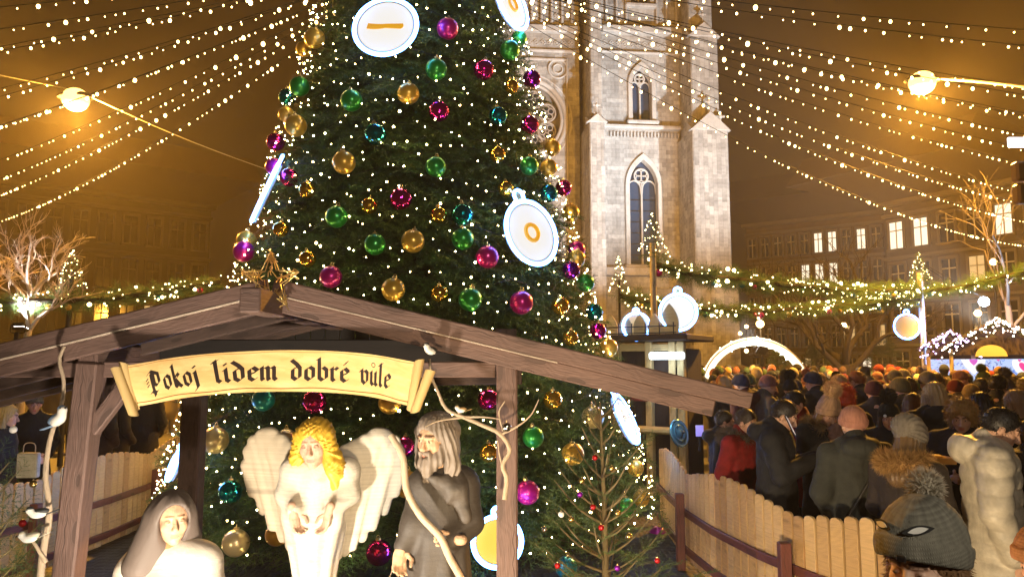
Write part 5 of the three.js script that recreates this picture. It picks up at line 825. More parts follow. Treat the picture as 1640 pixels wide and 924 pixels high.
// ---------------------------------------------------------------- timber kiosk with a railed roof
const paleTimber = M(0.42, 0.33, 0.17, 0.75, { map: rep(gWood2, 1.5) }), darkPanel = M(0.035, 0.022, 0.02, 0.8, { map: rep(gWood, 1.5) });
const kA = gp(985, 10.9), kB = gp(1098, 10.3), kL = kA.distanceTo(kB), kT = Math.atan2(-(kB.z - kA.z), kB.x - kA.x);
{
  const g = thing('timber_kiosk', 'timber market kiosk with railed roof between fir and crowd', 'kiosk', kA, kT), H = 2.18, D = 0.6;
  add('wall', cbox(kL, H - 0.1, D, 0.02).translate(kL / 2, (H - 0.1) / 2, -D / 2 - 0.02), darkPanel, g);
  for (const x of [0.05, 0.55, 0.9, kL - 0.05]) add('post', cbox(0.1, H, 0.1, 0.01).translate(x, H / 2, 0.04), paleTimber, g);
  for (const y of [0.12, 0.95, H - 0.08]) add('rail', cbox(kL, 0.1, 0.06, 0.01).translate(kL / 2, y, 0.035), paleTimber, g);
  add('roof', cbox(kL + 0.3, 0.09, D + 0.5, 0.015).translate(kL / 2, H + 0.05, -D / 2 + 0.1), darkPanel, g);
  const arch = (() => { const s = new THREE.Shape(); s.moveTo(-0.095, 0).lineTo(0.095, 0).lineTo(0.095, 0.1).quadraticCurveTo(0.085, 0.2, 0, 0.28).quadraticCurveTo(-0.085, 0.2, -0.095, 0.1).closePath(); return new THREE.ExtrudeGeometry(s, { depth: 0.025, bevelEnabled: false }); })();
  for (let k = 0; k < 5; k++) { const o = add('railing_board', arch, paleTimber, g); o.position.set(0.1 + k * (kL - 0.2) / 4, H + 0.1, 0.3); if (k === 4) o.scale.set(1.35, 1.45, 1); }
  for (const y of [0.11, 0.2]) add('railing', cbox(kL, 0.014, 0.014, 0.004).translate(kL / 2, H + y, 0.345), ironM, g);
  for (let k = 0; k < 6; k++) add('baluster', cbox(0.014, 0.16, 0.014, 0.004).translate(0.03 + k * (kL - 0.06) / 5, H + 0.17, 0.36), ironM, g);
  add('notice_board', cbox(0.46, 0.3, 0.02, 0.004).translate(0.3, 1.55, 0.1), M(0.6, 0.55, 0.36, 0.7), g); add('board_fringe', cbox(0.46, 0.05, 0.016, 0.004).translate(0.3, 1.37, 0.1), M(0.12, 0.02, 0.03, 0.8), g);
  const lamp = add('tube_light', cbox(0.5, 0.1, 0.08, 0.02).translate(kL - 0.2, H - 0.2, 0.2), glow(0.75, 0.88, 1, 7), g);
  const l = new THREE.RectAreaLight(lin(0.7, 0.86, 1), 12, 0.5, 0.1); l.name = 'tube_glow'; l.position.set(kL - 0.2, H - 0.27, 0.22); l.rotation.x = -Math.PI / 2; g.add(l);
  add('counter', cbox(0.8, 0.05, 0.4, 0.008).translate(kL - 0.4, 0.98, 0.25), paleTimber, g);
}
medallion('small gold light panel standing on the kiosk roof railing', P(1020, 523, 10.42), V(-0.35, 0, 0.93), 0.185, '', 0, { face: glow(1, 0.68, 0.2, 0.55), I: 0.3 });
medallion('large white light panel on the kiosk roof beside its pole', P(1087, 500, 10.1), V(-0.35, 0, 0.93), 0.245, '', 0, { I: 0.6 });
{ const g = thing('dish_lid', 'round blue-lit metal dish leaning at the kiosk counter', 'dish', P(1088, 694, 9.6)); g.rotation.set(0, 0.75, 0.2); g.scale.setScalar(0.85);
  const prof = [[0, 0.03], [0.05, 0.03], [0.056, 0.008], [0.1, 0.006], [0.108, 0.02], [0.125, 0.02], [0.133, 0.004], [0.18, 0.004], [0.19, 0.018], [0.205, 0.018], [0.215, 0.0], [0.2, -0.012], [0, -0.01]].map(([a, b]) => new THREE.Vector2(a, b)), m = M(0.1, 0.24, 0.32, 0.25, { metalness: 0.7 });
  const d = add('dish', new THREE.LatheGeometry(prof, 36).rotateX(Math.PI / 2 - 0.25), m, g); add('knob', new THREE.SphereGeometry(0.025, 12, 8).translate(0, 0.02, 0.075), ironM, d);
  const s = thing('counter_screen', 'small violet-lit screen at the kiosk counter', 'screen', P(1121, 690, 9.6)); add('screen_face', cbox(0.1, 0.14, 0.01, 0.003), glow(0.25, 0.15, 0.8, 0.8), s); add('stand', cbox(0.03, 0.2, 0.03, 0.005).translate(0, -0.16, -0.02), ironM, s);
  const p = thing('counter_lamp', 'small cool blue lamp over the kiosk counter', 'lamp', P(1085, 640, 9.4)); add('lamp_tube', cbox(0.24, 0.03, 0.03, 0.01), glow(0.45, 0.75, 1, 3), p); add('rod', cbox(0.015, 0.4, 0.015, 0.003).translate(0, 0.2, -0.02), ironM, p); const l = new THREE.PointLight(lin(0.4, 0.72, 1), 0.8, 0, 2); l.name = 'lamp_glow'; l.position.set(0, -0.08, 0.06); l.castShadow = true; l.shadow.radius = 4; p.add(l); }

// ---------------------------------------------------------------- stalls at right
function heartPanel(seed) {
  const W = 512, H = 256, cv = document.createElement('canvas'); cv.width = W; cv.height = H; const x = cv.getContext('2d'), r = rngOf(seed);
  x.fillStyle = '#b9d2ff'; x.fillRect(0, 0, W, H);
  for (let k = 0; k < 320; k++) { x.strokeStyle = ['#3c7be0', '#7fb2ff', '#123a8a', '#9ad0ff'][Math.floor(r() * 4)]; x.lineWidth = 2 + 4 * r(); x.beginPath(); const a = r() * W, b = r() * H; x.moveTo(a, b); x.quadraticCurveTo(a + 40 * (r() - 0.5), b + 40 * (r() - 0.5), a + 50 * (r() - 0.5), b + 50 * (r() - 0.5)); x.stroke(); }
  const heart = (cx, cy, s, c) => { x.fillStyle = c; x.beginPath(); x.moveTo(cx, cy + s); x.bezierCurveTo(cx - s * 1.6, cy - s * 0.2, cx - s * 0.8, cy - s * 1.2, cx, cy - s * 0.4); x.bezierCurveTo(cx + s * 0.8, cy - s * 1.2, cx + s * 1.6, cy - s * 0.2, cx, cy + s); x.fill(); };
  heart(110, 120, 78, '#ffffff'); heart(110, 118, 26, '#d050c8'); heart(390, 150, 70, '#ffffff'); heart(395, 150, 34, '#ff3d9a');
  for (let k = 0; k < 9; k++) heart(r() * W, r() * H, 8 + 8 * r(), r() < 0.5 ? '#e040a8' : '#ffffff');
  const t = new THREE.CanvasTexture(cv); t.colorSpace = THREE.SRGBColorSpace; t.magFilter = THREE.LinearFilter; return t;
}
function stall(label, px, d, w, yTop, yEave, seed, turn, lightC) {
  const g = thing('market_stall', label, 'market stall', gp(px, d), turn), r = rngOf(seed), b = [], s = new THREE.IcosahedronGeometry(1, 1), roofM = M(0.03, 0.02, 0.03, 0.8), t = heartPanel(seed), dep = 1.6;
  const face = add('lit_display', cbox(w - 0.1, 1.05, 0.04, 0.01).translate(0, 1.48, 0.0), new THREE.MeshStandardMaterial({ color: lin(0.2, 0.2, 0.2), emissive: lin(1, 1, 1), emissiveMap: (() => { t.wrapS = t.wrapT = THREE.RepeatWrapping; t.repeat.set(1 / (w - 0.1), 1 / 1.05); t.offset.set(0.5, 0.5); return t; })(), emissiveIntensity: 0.95 }), g);
  add('counter', cbox(w, 0.95, 0.5, 0.02).translate(0, 0.475, 0.25), darkPanel, g);
  for (const x of [-w / 2, w / 2]) add('post', cbox(0.09, yEave, 0.09, 0.01).translate(x, yEave / 2, 0.45), paleTimber, g);
  for (const sd of [-1, 1]) { const L = Math.hypot(w / 2 + 0.2, yTop - yEave); add('roof_slope', cbox(L, 0.06, dep, 0.01).rotateZ(-sd * Math.atan2(yTop - yEave, w / 2 + 0.2)).translate(sd * (w / 2 + 0.2) / 2, (yTop + yEave) / 2, -0.2), roofM, g); }
  add('back_wall', cbox(w, yEave, 0.06, 0.01).translate(0, yEave / 2, -0.9), darkPanel, g);
  { const sh = new THREE.Shape(); sh.moveTo(-w / 2 - 0.05, yEave - 0.15).lineTo(w / 2 + 0.05, yEave - 0.15).lineTo(0, yTop - 0.08).closePath(); add('gable', new THREE.ExtrudeGeometry(sh, { depth: 0.03, bevelEnabled: false }).translate(0, 0, 0.48), roofM, g); }
  const mats = [], cols = [];
  for (let i = 0; i < 130; i++) { const u = r() * 2 - 1, x = u * (w / 2 + 0.2), y = lerp(yTop, yEave, Math.abs(u)) + (r() - 0.5) * 0.1 - (r() < 0.4 ? r() * 0.3 : 0), k = 0.012 + 0.012 * r(); b.push(moved(s, x, y, 0.62 + r() * 0.08, 0, 0, 0, k)); if (i % 2) { mats.push(mat4(x, y, 0.6, (r() - 0.5), r() * 6, 0, 0.4)); cols.push(lin(0.04, 0.07, 0.03)); } }
  add('bulbs', merge(b), glow(...lightC), g, 'stuff'); instanced('garland_foliage', sprays[2], needleM, mats, cols, g);
  const l = new THREE.RectAreaLight(lin(0.75, 0.85, 1), 1.6, w - 0.2, 0.9); l.name = 'display_glow'; l.position.set(0, 1.48, 0.06); l.rotation.y = Math.PI; g.add(l);
  return g;
}
stall('market stall with violet-edged gable left of the heart display', 1518, 19.5, 1.0, 2.7, 2.25, 4, -0.45, [0.75, 0.5, 1, 6]);
{ const g = stall('market stall with bright blue and white heart display', 1598, 18.5, 2.0, 2.95, 2.25, 7, -0.58, [1, 0.78, 0.62, 9]); add('name_board', (() => { const s = new THREE.Shape(); s.moveTo(-0.33, 0).lineTo(0.33, 0).quadraticCurveTo(0.3, 0.26, 0, 0.28).quadraticCurveTo(-0.3, 0.26, -0.33, 0).closePath(); return new THREE.ExtrudeGeometry(s, { depth: 0.03, bevelEnabled: false }).translate(-0.15, 2.06, 0.66); })(), M(0.5, 0.46, 0.36, 0.7), g); }
// ---------------------------------------------------------------- evergreen shrubs far behind the crowd
for (const [px, d, h, w, label] of [[1310, 27, 2.5, 1.5, 'dark rounded evergreen shrub left of the bare tree'], [1412, 27, 2.7, 1.5, 'dark rounded evergreen shrub right of the bare tree'], [1248, 24, 2.2, 0.8, 'small dark evergreen inside the light arch'], [925, 26, 6.2, 1.2, 'slim dark cypress at the foot of the church beside the fir']]) {
  const g = thing('evergreen_shrub', label, 'shrub', gp(px, d)), r = rngOf(px), mats = [], cols = [];
  for (let i = 0; i < 420; i++) { const u = r(), a = r() * 6.28, y = h * u, R = w * 0.5 * Math.sin(Math.PI * Math.min(0.98, 0.2 + u * 0.8)) * (0.6 + 0.45 * r()); mats.push(mat4(Math.cos(a) * R, y, Math.sin(a) * R, -0.3 + (r() - 0.5), Math.PI / 2 - a, 0, 0.7)); const q = 0.6 + 0.7 * r(); cols.push(lin(0.025 * q, 0.045 * q, 0.018 * q)); }
  add('trunk', tube([V(0, 0, 0), V(0, h * 0.7, 0)], 0.06, 3, 6), barkM, g); instanced('foliage', sprays[0], needleM, mats, cols, g);
}
// ================================================================ people
const headC = surf(headField(), [-0.1, -0.2, -0.13], [0.1, 0.14, 0.13], 0.0085, faceCol(false));
const handC = [handGeo(0.6, 1, 0.0075), handGeo(0.6, -1, 0.0075)], fistC = [handGeo(1.2, 1, 0.0075), handGeo(1.2, -1, 0.0075)];
const cache = new Map(), once = (k, f) => { if (!cache.has(k)) cache.set(k, f()); return cache.get(k); };
const POSE = { hang: [[0.255, 1.13, -0.03], [0.25, 0.87, 0.05]], pockets: [[0.275, 1.14, -0.05], [0.18, 0.96, 0.13]], hold: [[0.25, 1.13, 0.02], [0.09, 1.15, 0.27]], phone: [[0.245, 1.15, 0.06], [0.085, 1.27, 0.29]] };
const neckPivot = V(0, 1.5, -0.015);
function coatGeo(kind, pose, len, hood, cell) {
  return once(['coat', kind, pose, len, hood, cell].join(), () => {
    const [e, w] = POSE[pose], fat = kind === 'puffer' ? 0.022 : kind === 'parka' ? 0.012 : 0, fs = [dSquash(dCap(0, 1.34, 0, 0, 1.0, 0, 0.205 + fat, 0.2 + fat), 1, 1, 0.72), dSquash(dCap(0, 1.0, 0, 0, len, 0, 0.2 + fat, 0.24 + fat), 1, 1, 0.74), dCap(0, 1.46, -0.015, 0, 1.525, -0.02, 0.092, 0.08)];
    for (const s of [-1, 1]) fs.push(dCap(s * 0.1, 1.43, -0.01, s * 0.185, 1.41, -0.01, 0.085 + fat, 0.08 + fat), dCap(s * 0.19, 1.41, -0.01, s * e[0], e[1], e[2], 0.078 + fat, 0.068 + fat), dCap(s * e[0], e[1], e[2], s * w[0], w[1], w[2], 0.066 + fat, 0.053 + fat * 0.6));
    if (hood) fs.push(dEll(0, 1.47, -0.12, 0.145, 0.085, 0.1), dCap(-0.11, 1.5, -0.05, -0.06, 1.46, 0.08, 0.045, 0.035), dCap(0.11, 1.5, -0.05, 0.06, 1.46, 0.08, 0.045, 0.035));
    const f = dUnion(kind === 'puffer' ? 0.022 : 0.028, ...fs), wr = (x, y, z) => 0.0065 * N3(x * 9, y * 14, z * 9) + 0.003 * N3(x * 22, y * 26, z * 22);
    const g = kind === 'puffer' ? (x, y, z) => f(x, y, z) + wr(x, y, z) * 0.22 - 0.013 * (Math.pow(Math.abs(Math.sin((y + 0.08 * Math.abs(x) + 0.04 * z) * Math.PI / 0.105)), 0.75) - 0.65) : (x, y, z) => f(x, y, z) + wr(x, y, z) * 1.6;
    const b = (x, y, z) => Math.max(g(x, y, z), len - 0.06 - y);
    return surf(b, [-0.46, len - 0.1, -0.34], [0.46, 1.62, 0.42], cell);
  });
}
const trouserG = once('legs', () => surf(dUnion(0.03, dCap(-0.1, 0.95, 0, -0.1, 0.08, 0, 0.1, 0.062), dCap(0.1, 0.95, 0, 0.1, 0.08, 0, 0.1, 0.062)), [-0.24, 0.02, -0.16], [0.24, 1.06, 0.16], 0.025));
const shoeG = merge([-1, 1].map((s) => surf(dUnion(0.03, dEll(s * 0.1, 0.05, 0.06, 0.05, 0.05, 0.13), dCap(s * 0.1, 0.06, -0.01, s * 0.1, 0.13, -0.01, 0.055, 0.055)), [s * 0.1 - 0.09, 0, -0.12], [s * 0.1 + 0.09, 0.2, 0.22], 0.015)));
const coreG = surf(dUnion(0.05, dCap(0, 1.45, -0.02, 0, 0.95, 0, 0.1, 0.13), dCap(-0.15, 1.4, 0, 0.15, 1.4, 0, 0.06), dCap(-0.09, 0.95, 0, -0.1, 0.1, 0, 0.08, 0.045), dCap(0.09, 0.95, 0, 0.1, 0.1, 0, 0.08, 0.045), dCap(0, 1.4, -0.02, 0, 1.5, -0.02, 0.06, 0.055)), [-0.26, 0.04, -0.18], [0.26, 1.56, 0.18], 0.03, () => [1, 1, 1]);
function bodyGeo(pose, pitch, yaw, head) {
  const R = new THREE.Matrix4().makeTranslation(neckPivot.x, neckPivot.y, neckPivot.z).multiply(mat4(0, 0, 0, pitch, yaw, 0)).multiply(new THREE.Matrix4().makeTranslation(0, 0.125, 0.035)), list = [coreG, head.clone().applyMatrix4(R)], [e, w] = POSE[pose];
  if (pose !== 'pockets') for (const [k, s] of [[0, -1], [1, 1]]) {
    const d = V(s * (w[0] - e[0]), w[1] - e[1], w[2] - e[2]).normalize(), q = new THREE.Quaternion().setFromUnitVectors(V(0, -1, 0), d), t = new THREE.Quaternion().setFromAxisAngle(V(0, 1, 0), pose === 'hang' ? s * 1.4 : s * 0.9);
    list.push((pose === 'phone' ? fistC : handC)[k].clone().applyMatrix4(new THREE.Matrix4().compose(V(s * w[0], w[1], w[2]).addScaledVector(d, 0.045), q.multiply(t), V(1, 1, 1))));
  }
  return { g: merge(list), R };
}
const half = (f, y0, k) => (x, y, z) => Math.max(f(x, y, z), y0 + k * z - y);
const HAT = {
  beanie: () => { const a = dEll(0, 0.045, -0.012, 0.092, 0.105, 0.112), b = dEll(0, 0.045, -0.012, 0.1, 0.112, 0.12), rib = (x, z) => 0.0014 * Math.sin(Math.atan2(x, z) * 44); return (x, y, z) => { const p = 0.008 + 0.4 * z - y; return Math.min(Math.max(a(x, y, z) + rib(x, z), p), Math.max(b(x, y, z) + rib(x, z), p, -p - 0.05)); }; },
  tall: () => { const a = dUnion(0.05, dEll(0, 0.045, -0.012, 0.094, 0.105, 0.114), dEll(0, 0.13, -0.02, 0.07, 0.06, 0.075)), b = dEll(0, 0.045, -0.012, 0.102, 0.114, 0.122), rib = (x, z) => 0.0014 * Math.sin(Math.atan2(x, z) * 44); return (x, y, z) => { const p = 0.008 + 0.4 * z - y; return Math.min(Math.max(a(x, y, z) + rib(x, z), p), Math.max(b(x, y, z) + rib(x, z), p, -p - 0.055)); }; },
  slouch: () => { const a = dUnion(0.06, dEll(0, 0.05, -0.02, 0.1, 0.105, 0.118), dEll(0, 0.09, -0.1, 0.095, 0.08, 0.09)); return (x, y, z) => Math.max(a(x, y, z) + 0.0035 * Math.sin(Math.atan2(x, y) * 30) + 0.006 * N3(x * 18, y * 18, z * 18), -0.005 + 0.42 * z - y); },
};
const HAIR = {
  short: () => dCut((x, y, z) => dEll(0, 0.04, -0.022, 0.086, 0.098, 0.104)(x, y, z) + 0.004 * N3(x * 30, y * 30, z * 30), dEll(0, -0.04, 0.1, 0.08, 0.115, 0.115), 0.015),
  bob: () => dCut((x, y, z) => dUnion(0.03, dEll(0, 0.04, -0.022, 0.093, 0.1, 0.11), dCap(-0.07, 0, -0.01, -0.085, -0.11, -0.01, 0.035, 0.04), dCap(0.07, 0, -0.01, 0.085, -0.11, -0.01, 0.035, 0.04), dCap(0, 0, -0.07, 0, -0.12, -0.07, 0.075, 0.07))(x, y, z) + 0.005 * Math.sin(Math.atan2(x, z) * 24 + y * 20), dEll(0, -0.02, 0.11, 0.064, 0.1, 0.11), 0.012),
  long: () => dCut((x, y, z) => dUnion(0.03, dEll(0, 0.04, -0.022, 0.093, 0.1, 0.11), dCap(-0.07, 0, -0.01, -0.09, -0.2, 0.0, 0.035, 0.045), dCap(0.07, 0, -0.01, 0.09, -0.2, 0.0, 0.035, 0.045), dCap(0, 0, -0.07, 0, -0.3, -0.1, 0.08, 0.08))(x, y, z) + 0.005 * Math.sin(Math.atan2(x, z) * 24 + y * 16), dEll(0, -0.02, 0.11, 0.064, 0.1, 0.11), 0.012),
  curly: () => dCut((x, y, z) => dUnion(0.03, dEll(0, 0.05, -0.02, 0.108, 0.112, 0.118), dEll(0, -0.03, -0.05, 0.11, 0.09, 0.09))(x, y, z) + 0.022 * N3(x * 26, y * 26, z * 26), dEll(0, -0.03, 0.12, 0.064, 0.095, 0.11), 0.012),
};
const pomG = once('pom', () => { const s = new THREE.IcosahedronGeometry(0.062, 3); s.computeVertexNormals(); const q = merge([s]); return merge([q, furOn(q, 2200, 0.024, 3, 0, 0.0022)]); });
const headHair = (kind, cell) => once('hair' + kind + cell, () => { const b = surf(HAIR[kind](), [-0.19, -0.42, -0.22], [0.19, 0.2, 0.16], cell); return merge([b, furOn(b, kind === 'curly' ? 2600 : 1800, kind === 'curly' ? 0.028 : 0.02, 5, kind === 'curly' ? 0.1 : 0.7, 0.0016)]); });
const skinTone = MP(0.52, 0.3, 0.2, 0.55, { vertexColors: true });
const shoeM = M(0.02, 0.018, 0.016, 0.6), trouserMs = [clothMat(0.02, 0.02, 0.026), clothMat(0.03, 0.032, 0.05), clothMat(0.035, 0.03, 0.026)];
const furM = (r, g, b) => M(r, g, b, 0.9);
const near = 0.016, midC = 0.026;
function person(o) {
  const hatUp = o.hat ? (o.hat.pom ? 0.15 : o.hat.kind === 'tall' ? 0.07 : 0.03) : 0.0, topH = EYE - (o.top - 585) / FPX * o.d, s = (topH - hatUp * 0.9) / 1.765, cell = o.kind === 'puffer' ? 0.0105 : o.d < 6.9 ? near : midC;
  const g = thing('person', o.label, 'person', gp(o.px, o.d), o.turn, o.group); g.scale.setScalar(s);
  const pose = o.pose || 'pockets', pitch = o.pitch ?? 0.15, yaw = o.yaw ?? 0, { g: bg, R } = bodyGeo(pose, pitch, yaw, o.head || headC), q = new THREE.Quaternion().setFromRotationMatrix(R), hp = new THREE.Vector3().setFromMatrixPosition(R);
  add('body', bg, o.skin || skinTone, g);
  add('trousers', trouserG, trouserMs[Math.floor(o.px) % 3], g); add('shoes', shoeG, shoeM, g);
  const kind = o.kind || 'wool', coat = add('coat', coatGeo(kind, pose, o.len ?? 0.7, !!o.hood, cell), kind === 'puffer' ? MP(...o.coat, 0.5, { map: rep(gCloth, 2), bumpMap: rep(gCloth, 5), bumpScale: 0.003, clearcoat: 0.1, clearcoatRoughness: 0.5, sheen: 0.2, sheenColor: lin(0.5, 0.5, 0.5) }) : clothMat(...o.coat.map((x) => x * 0.6)), g);
  if (kind === 'puffer' && o.hood) add('hood', once('pufferhood', () => surf((x, y, z) => dCut(dUnion(0.04, dEll(0, 1.475, -0.125, 0.145, 0.105, 0.1), dCap(-0.12, 1.5, -0.05, -0.06, 1.46, 0.09, 0.04, 0.03), dCap(0.12, 1.5, -0.05, 0.06, 1.46, 0.09, 0.04, 0.03)), dEll(0, 1.57, -0.05, 0.1, 0.12, 0.12), 0.02)(x, y, z) - 0.005 * (Math.pow(Math.abs(Math.sin((y + z) * Math.PI / 0.09)), 0.4) - 0.7) + 0.003 * N3(x * 20, y * 20, z * 20), [-0.24, 1.3, -0.32], [0.24, 1.68, 0.2], 0.0105)), coat.material, g);
  if (o.fur) { const b = once('furc', () => surf(dUnion(0.04, dEll(0, 1.47, -0.125, 0.15, 0.06, 0.09), dCap(-0.13, 1.49, -0.06, -0.07, 1.45, 0.09, 0.045, 0.04), dCap(0.13, 1.49, -0.06, 0.07, 1.45, 0.09, 0.045, 0.04)), [-0.24, 1.34, -0.28], [0.24, 1.6, 0.18], 0.018)); add('fur_collar', once('furcc', () => merge([b, furOn(b, 7000, 0.05, 4, 0.1, 0.002)])), furM(...o.fur), g); }
  if (o.scarf) add('scarf', once('scarf', () => surf((x, y, z) => dUnion(0.03, dSquash(dCap(0, 1.47, 0, 0, 1.51, 0, 0.115, 0.105), 1, 1, 0.95), dSquash(dCap(0.02, 1.45, 0.21, 0.03, 1.22, 0.25, 0.065, 0.07), 1, 1, 0.7))(x, y, z) + 0.006 * Math.sin(y * 90 + x * 30), [-0.18, 1.12, -0.16], [0.18, 1.58, 0.26], 0.012)), knitMat(...o.scarf), g);
  const onHead = (m) => { m.position.copy(hp); m.quaternion.copy(q); return m; };
  if (o.hat && !o.hair) o.hair = { kind: 'short', c: [0.03, 0.02, 0.013] };
  if (o.hair) { const under = o.hat && o.hair.kind === 'short', hm = onHead(add('hair', under ? once('underhair', () => surf(HAIR.short(), [-0.19, -0.2, -0.22], [0.19, 0.2, 0.16], 0.012)) : headHair(o.hair.kind, o.d < 6.9 ? 0.009 : 0.014), M(...o.hair.c, 0.5), g)); if (o.hat) hm.scale.set(0.93, o.hair.kind === 'short' ? 0.9 : 0.94, 0.93); }
  if (o.hat) {
    const h = onHead(add('hat', once('hat' + o.hat.kind + (o.d < 6.9), () => surf(HAT[o.hat.kind](), [-0.15, -0.12, -0.24], [0.15, 0.24, 0.16], o.d < 6.9 ? 0.0065 : 0.011)), knitMat(...o.hat.c), g)); h.scale.setScalar(1.06);
    if (o.hat.pom) { const p = add('pompom', pomG, furM(...o.hat.pom), h); p.position.set(0, o.hat.kind === 'tall' ? 0.235 : 0.2, -0.03); }
    if (o.hat.badge) add('badge', new THREE.CylinderGeometry(0.014, 0.014, 0.006, 16).rotateX(Math.PI / 2 - 0.2).translate(-0.045, 0.055, 0.105), M(0.8, 0.8, 0.78, 0.4), h);
  }
  if (o.hoodUp) { const hd = once('hoodup', () => surf(dCut(dUnion(0.05, dEll(0, 0.02, -0.03, 0.125, 0.14, 0.14), dCap(0, -0.05, -0.04, 0, -0.16, -0.03, 0.12, 0.13)), dEll(0, -0.02, 0.12, 0.08, 0.12, 0.11), 0.02), [-0.2, -0.32, -0.24], [0.2, 0.2, 0.18], 0.014)); onHead(add('hood', hd, clothMat(...o.coat), g)); }
  return g;
}
// ---- the ones one can tell apart, near the fence
const dk = [0.014, 0.013, 0.014];
person({ label: 'dark-haired man in a long black coat looking at his phone beside the fence', px: 1236, top: 633, d: 5.7, turn: 1.15, coat: dk, kind: 'parka', hood: true, len: 0.6, hair: { kind: 'short', c: [0.02, 0.014, 0.01] }, pose: 'phone', pitch: 0.5, skin: skinTone });
person({ label: 'person in a bright red jacket with grey collar behind the black-coated man', px: 1183, top: 650, d: 6.3, turn: 0.7, coat: [0.42, 0.012, 0.012], len: 0.62, hair: { kind: 'short', c: [0.05, 0.035, 0.025] }, fur: [0.09, 0.07, 0.06], pose: 'pockets', pitch: 0.35 });
person({ label: 'dark-haired person in a red jacket facing the man with the phone', px: 1275, top: 622, d: 6.9, turn: -1.1, coat: [0.4, 0.012, 0.014], len: 0.7, hair: { kind: 'short', c: [0.015, 0.012, 0.01] }, pose: 'hold', pitch: 0.3 });
person({ label: 'person in a black coat left of the red jacket, beneath the roof end', px: 1152, top: 655, d: 6.9, turn: 1.3, coat: dk, hood: true, hair: { kind: 'short', c: [0.04, 0.03, 0.02] } });
person({ label: 'woman in a beige pompom hat and pink scarf looking down', px: 1314, top: 606, d: 6.4, turn: 0.1, coat: [0.022, 0.018, 0.016], fur: [0.2, 0.13, 0.06], scarf: [0.3, 0.17, 0.14], hat: { kind: 'tall', c: [0.6, 0.36, 0.2], pom: [0.62, 0.4, 0.2] }, hair: { kind: 'long', c: [0.2, 0.12, 0.05] }, pose: 'hold', pitch: 0.55 });
const parka = person({ label: 'person in a salmon knit beanie and dark green parka seen from behind', px: 1363, top: 644, d: 5.05, turn: 3.0, coat: [0.05, 0.052, 0.038], kind: 'parka', hood: true, len: 0.5, hat: { kind: 'beanie', c: [0.5, 0.22, 0.14] }, pose: 'pockets', pitch: 0.2 });
add('bag_strap', tube([V(-0.15, 1.47, -0.06), V(-0.09, 1.36, -0.165), V(0.06, 1.1, -0.182), V(0.2, 0.86, -0.15)], 0.011, 20, 6), M(0.02, 0.016, 0.012, 0.6), parka);
person({ label: 'person in a grey slouch hat and brown coat with ginger fur collar', px: 1443, top: 664, d: 4.6, turn: 2.2, coat: [0.05, 0.032, 0.022], kind: 'wool', len: 0.5, fur: [0.34, 0.19, 0.06], hat: { kind: 'slouch', c: [0.22, 0.19, 0.15] }, hair: { kind: 'long', c: [0.15, 0.09, 0.04] }, pose: 'hold', pitch: 0.45 });
person({ label: 'woman in a black pompom hat with a round white badge', px: 1416, top: 618, d: 6.6, turn: -0.35, coat: [0.02, 0.018, 0.02], hat: { kind: 'beanie', c: [0.025, 0.028, 0.022], pom: [0.05, 0.045, 0.035], badge: true }, hair: { kind: 'long', c: [0.05, 0.03, 0.018] }, pose: 'hold', pitch: 0.3 });
person({ label: 'dark-haired man in a white hooded puffer jacket at the fence end', px: 1572, top: 643, d: 4.4, turn: 1.2, coat: [0.66, 0.6, 0.48], kind: 'puffer', hood: true, len: 0.78, hair: { kind: 'short', c: [0.012, 0.01, 0.009] }, pose: 'hang', pitch: 0.5, yaw: -0.15, head: headShut });
person({ label: 'curly blond person between the grey slouch hat and white jacket', px: 1533, top: 636, d: 5.6, turn: -0.6, coat: [0.03, 0.02, 0.02], hair: { kind: 'curly', c: [0.34, 0.2, 0.07] }, pose: 'hold', pitch: 0.35 });
person({ label: 'person with vivid orange-red hair behind the beige pompom hat', px: 1346, top: 616, d: 7.3, turn: 2.6, coat: [0.025, 0.02, 0.02], hair: { kind: 'curly', c: [0.5, 0.06, 0.012] } });
person({ label: 'fair-haired person in a black coat seen from behind, mid crowd', px: 1493, top: 610, d: 6.5, turn: 2.9, coat: dk, hood: true, kind: 'parka', hair: { kind: 'bob', c: [0.35, 0.24, 0.12] } });
person({ label: 'person in a burgundy beanie seen from behind', px: 1397, top: 606, d: 8.2, turn: 2.8, coat: [0.03, 0.025, 0.03], hat: { kind: 'beanie', c: [0.09, 0.02, 0.025] } });
person({ label: 'person in an olive-yellow beanie seen from behind', px: 1441, top: 601, d: 8.0, turn: 3.3, coat: [0.02, 0.02, 0.022], hat: { kind: 'beanie', c: [0.2, 0.16, 0.06] } });
person({ label: 'long brown-haired woman left of the fair-haired black coat', px: 1456, top: 628, d: 6.9, turn: 2.4, coat: [0.03, 0.024, 0.02], hair: { kind: 'long', c: [0.1, 0.055, 0.025] } });
person({ label: 'tall dark-haired man silhouetted against the heart display', px: 1592, top: 598, d: 8.2, turn: 2.4, coat: dk, hair: { kind: 'short', c: [0.02, 0.015, 0.01] } });
person({ label: 'fair-haired person in dark coat near the right picture edge', px: 1624, top: 622, d: 6.4, turn: 3.2, coat: [0.03, 0.025, 0.022], hair: { kind: 'bob', c: [0.32, 0.2, 0.1] } });
person({ label: 'black-haired person directly behind the white puffer jacket', px: 1565, top: 626, d: 6.0, turn: 2.7, coat: dk, hair: { kind: 'bob', c: [0.015, 0.012, 0.01] } });
person({ label: 'person in a mustard knit hat right of the curly blond head', px: 1552, top: 612, d: 8.6, turn: 2.9, coat: [0.02, 0.02, 0.024], hat: { kind: 'beanie', c: [0.3, 0.2, 0.05] } });
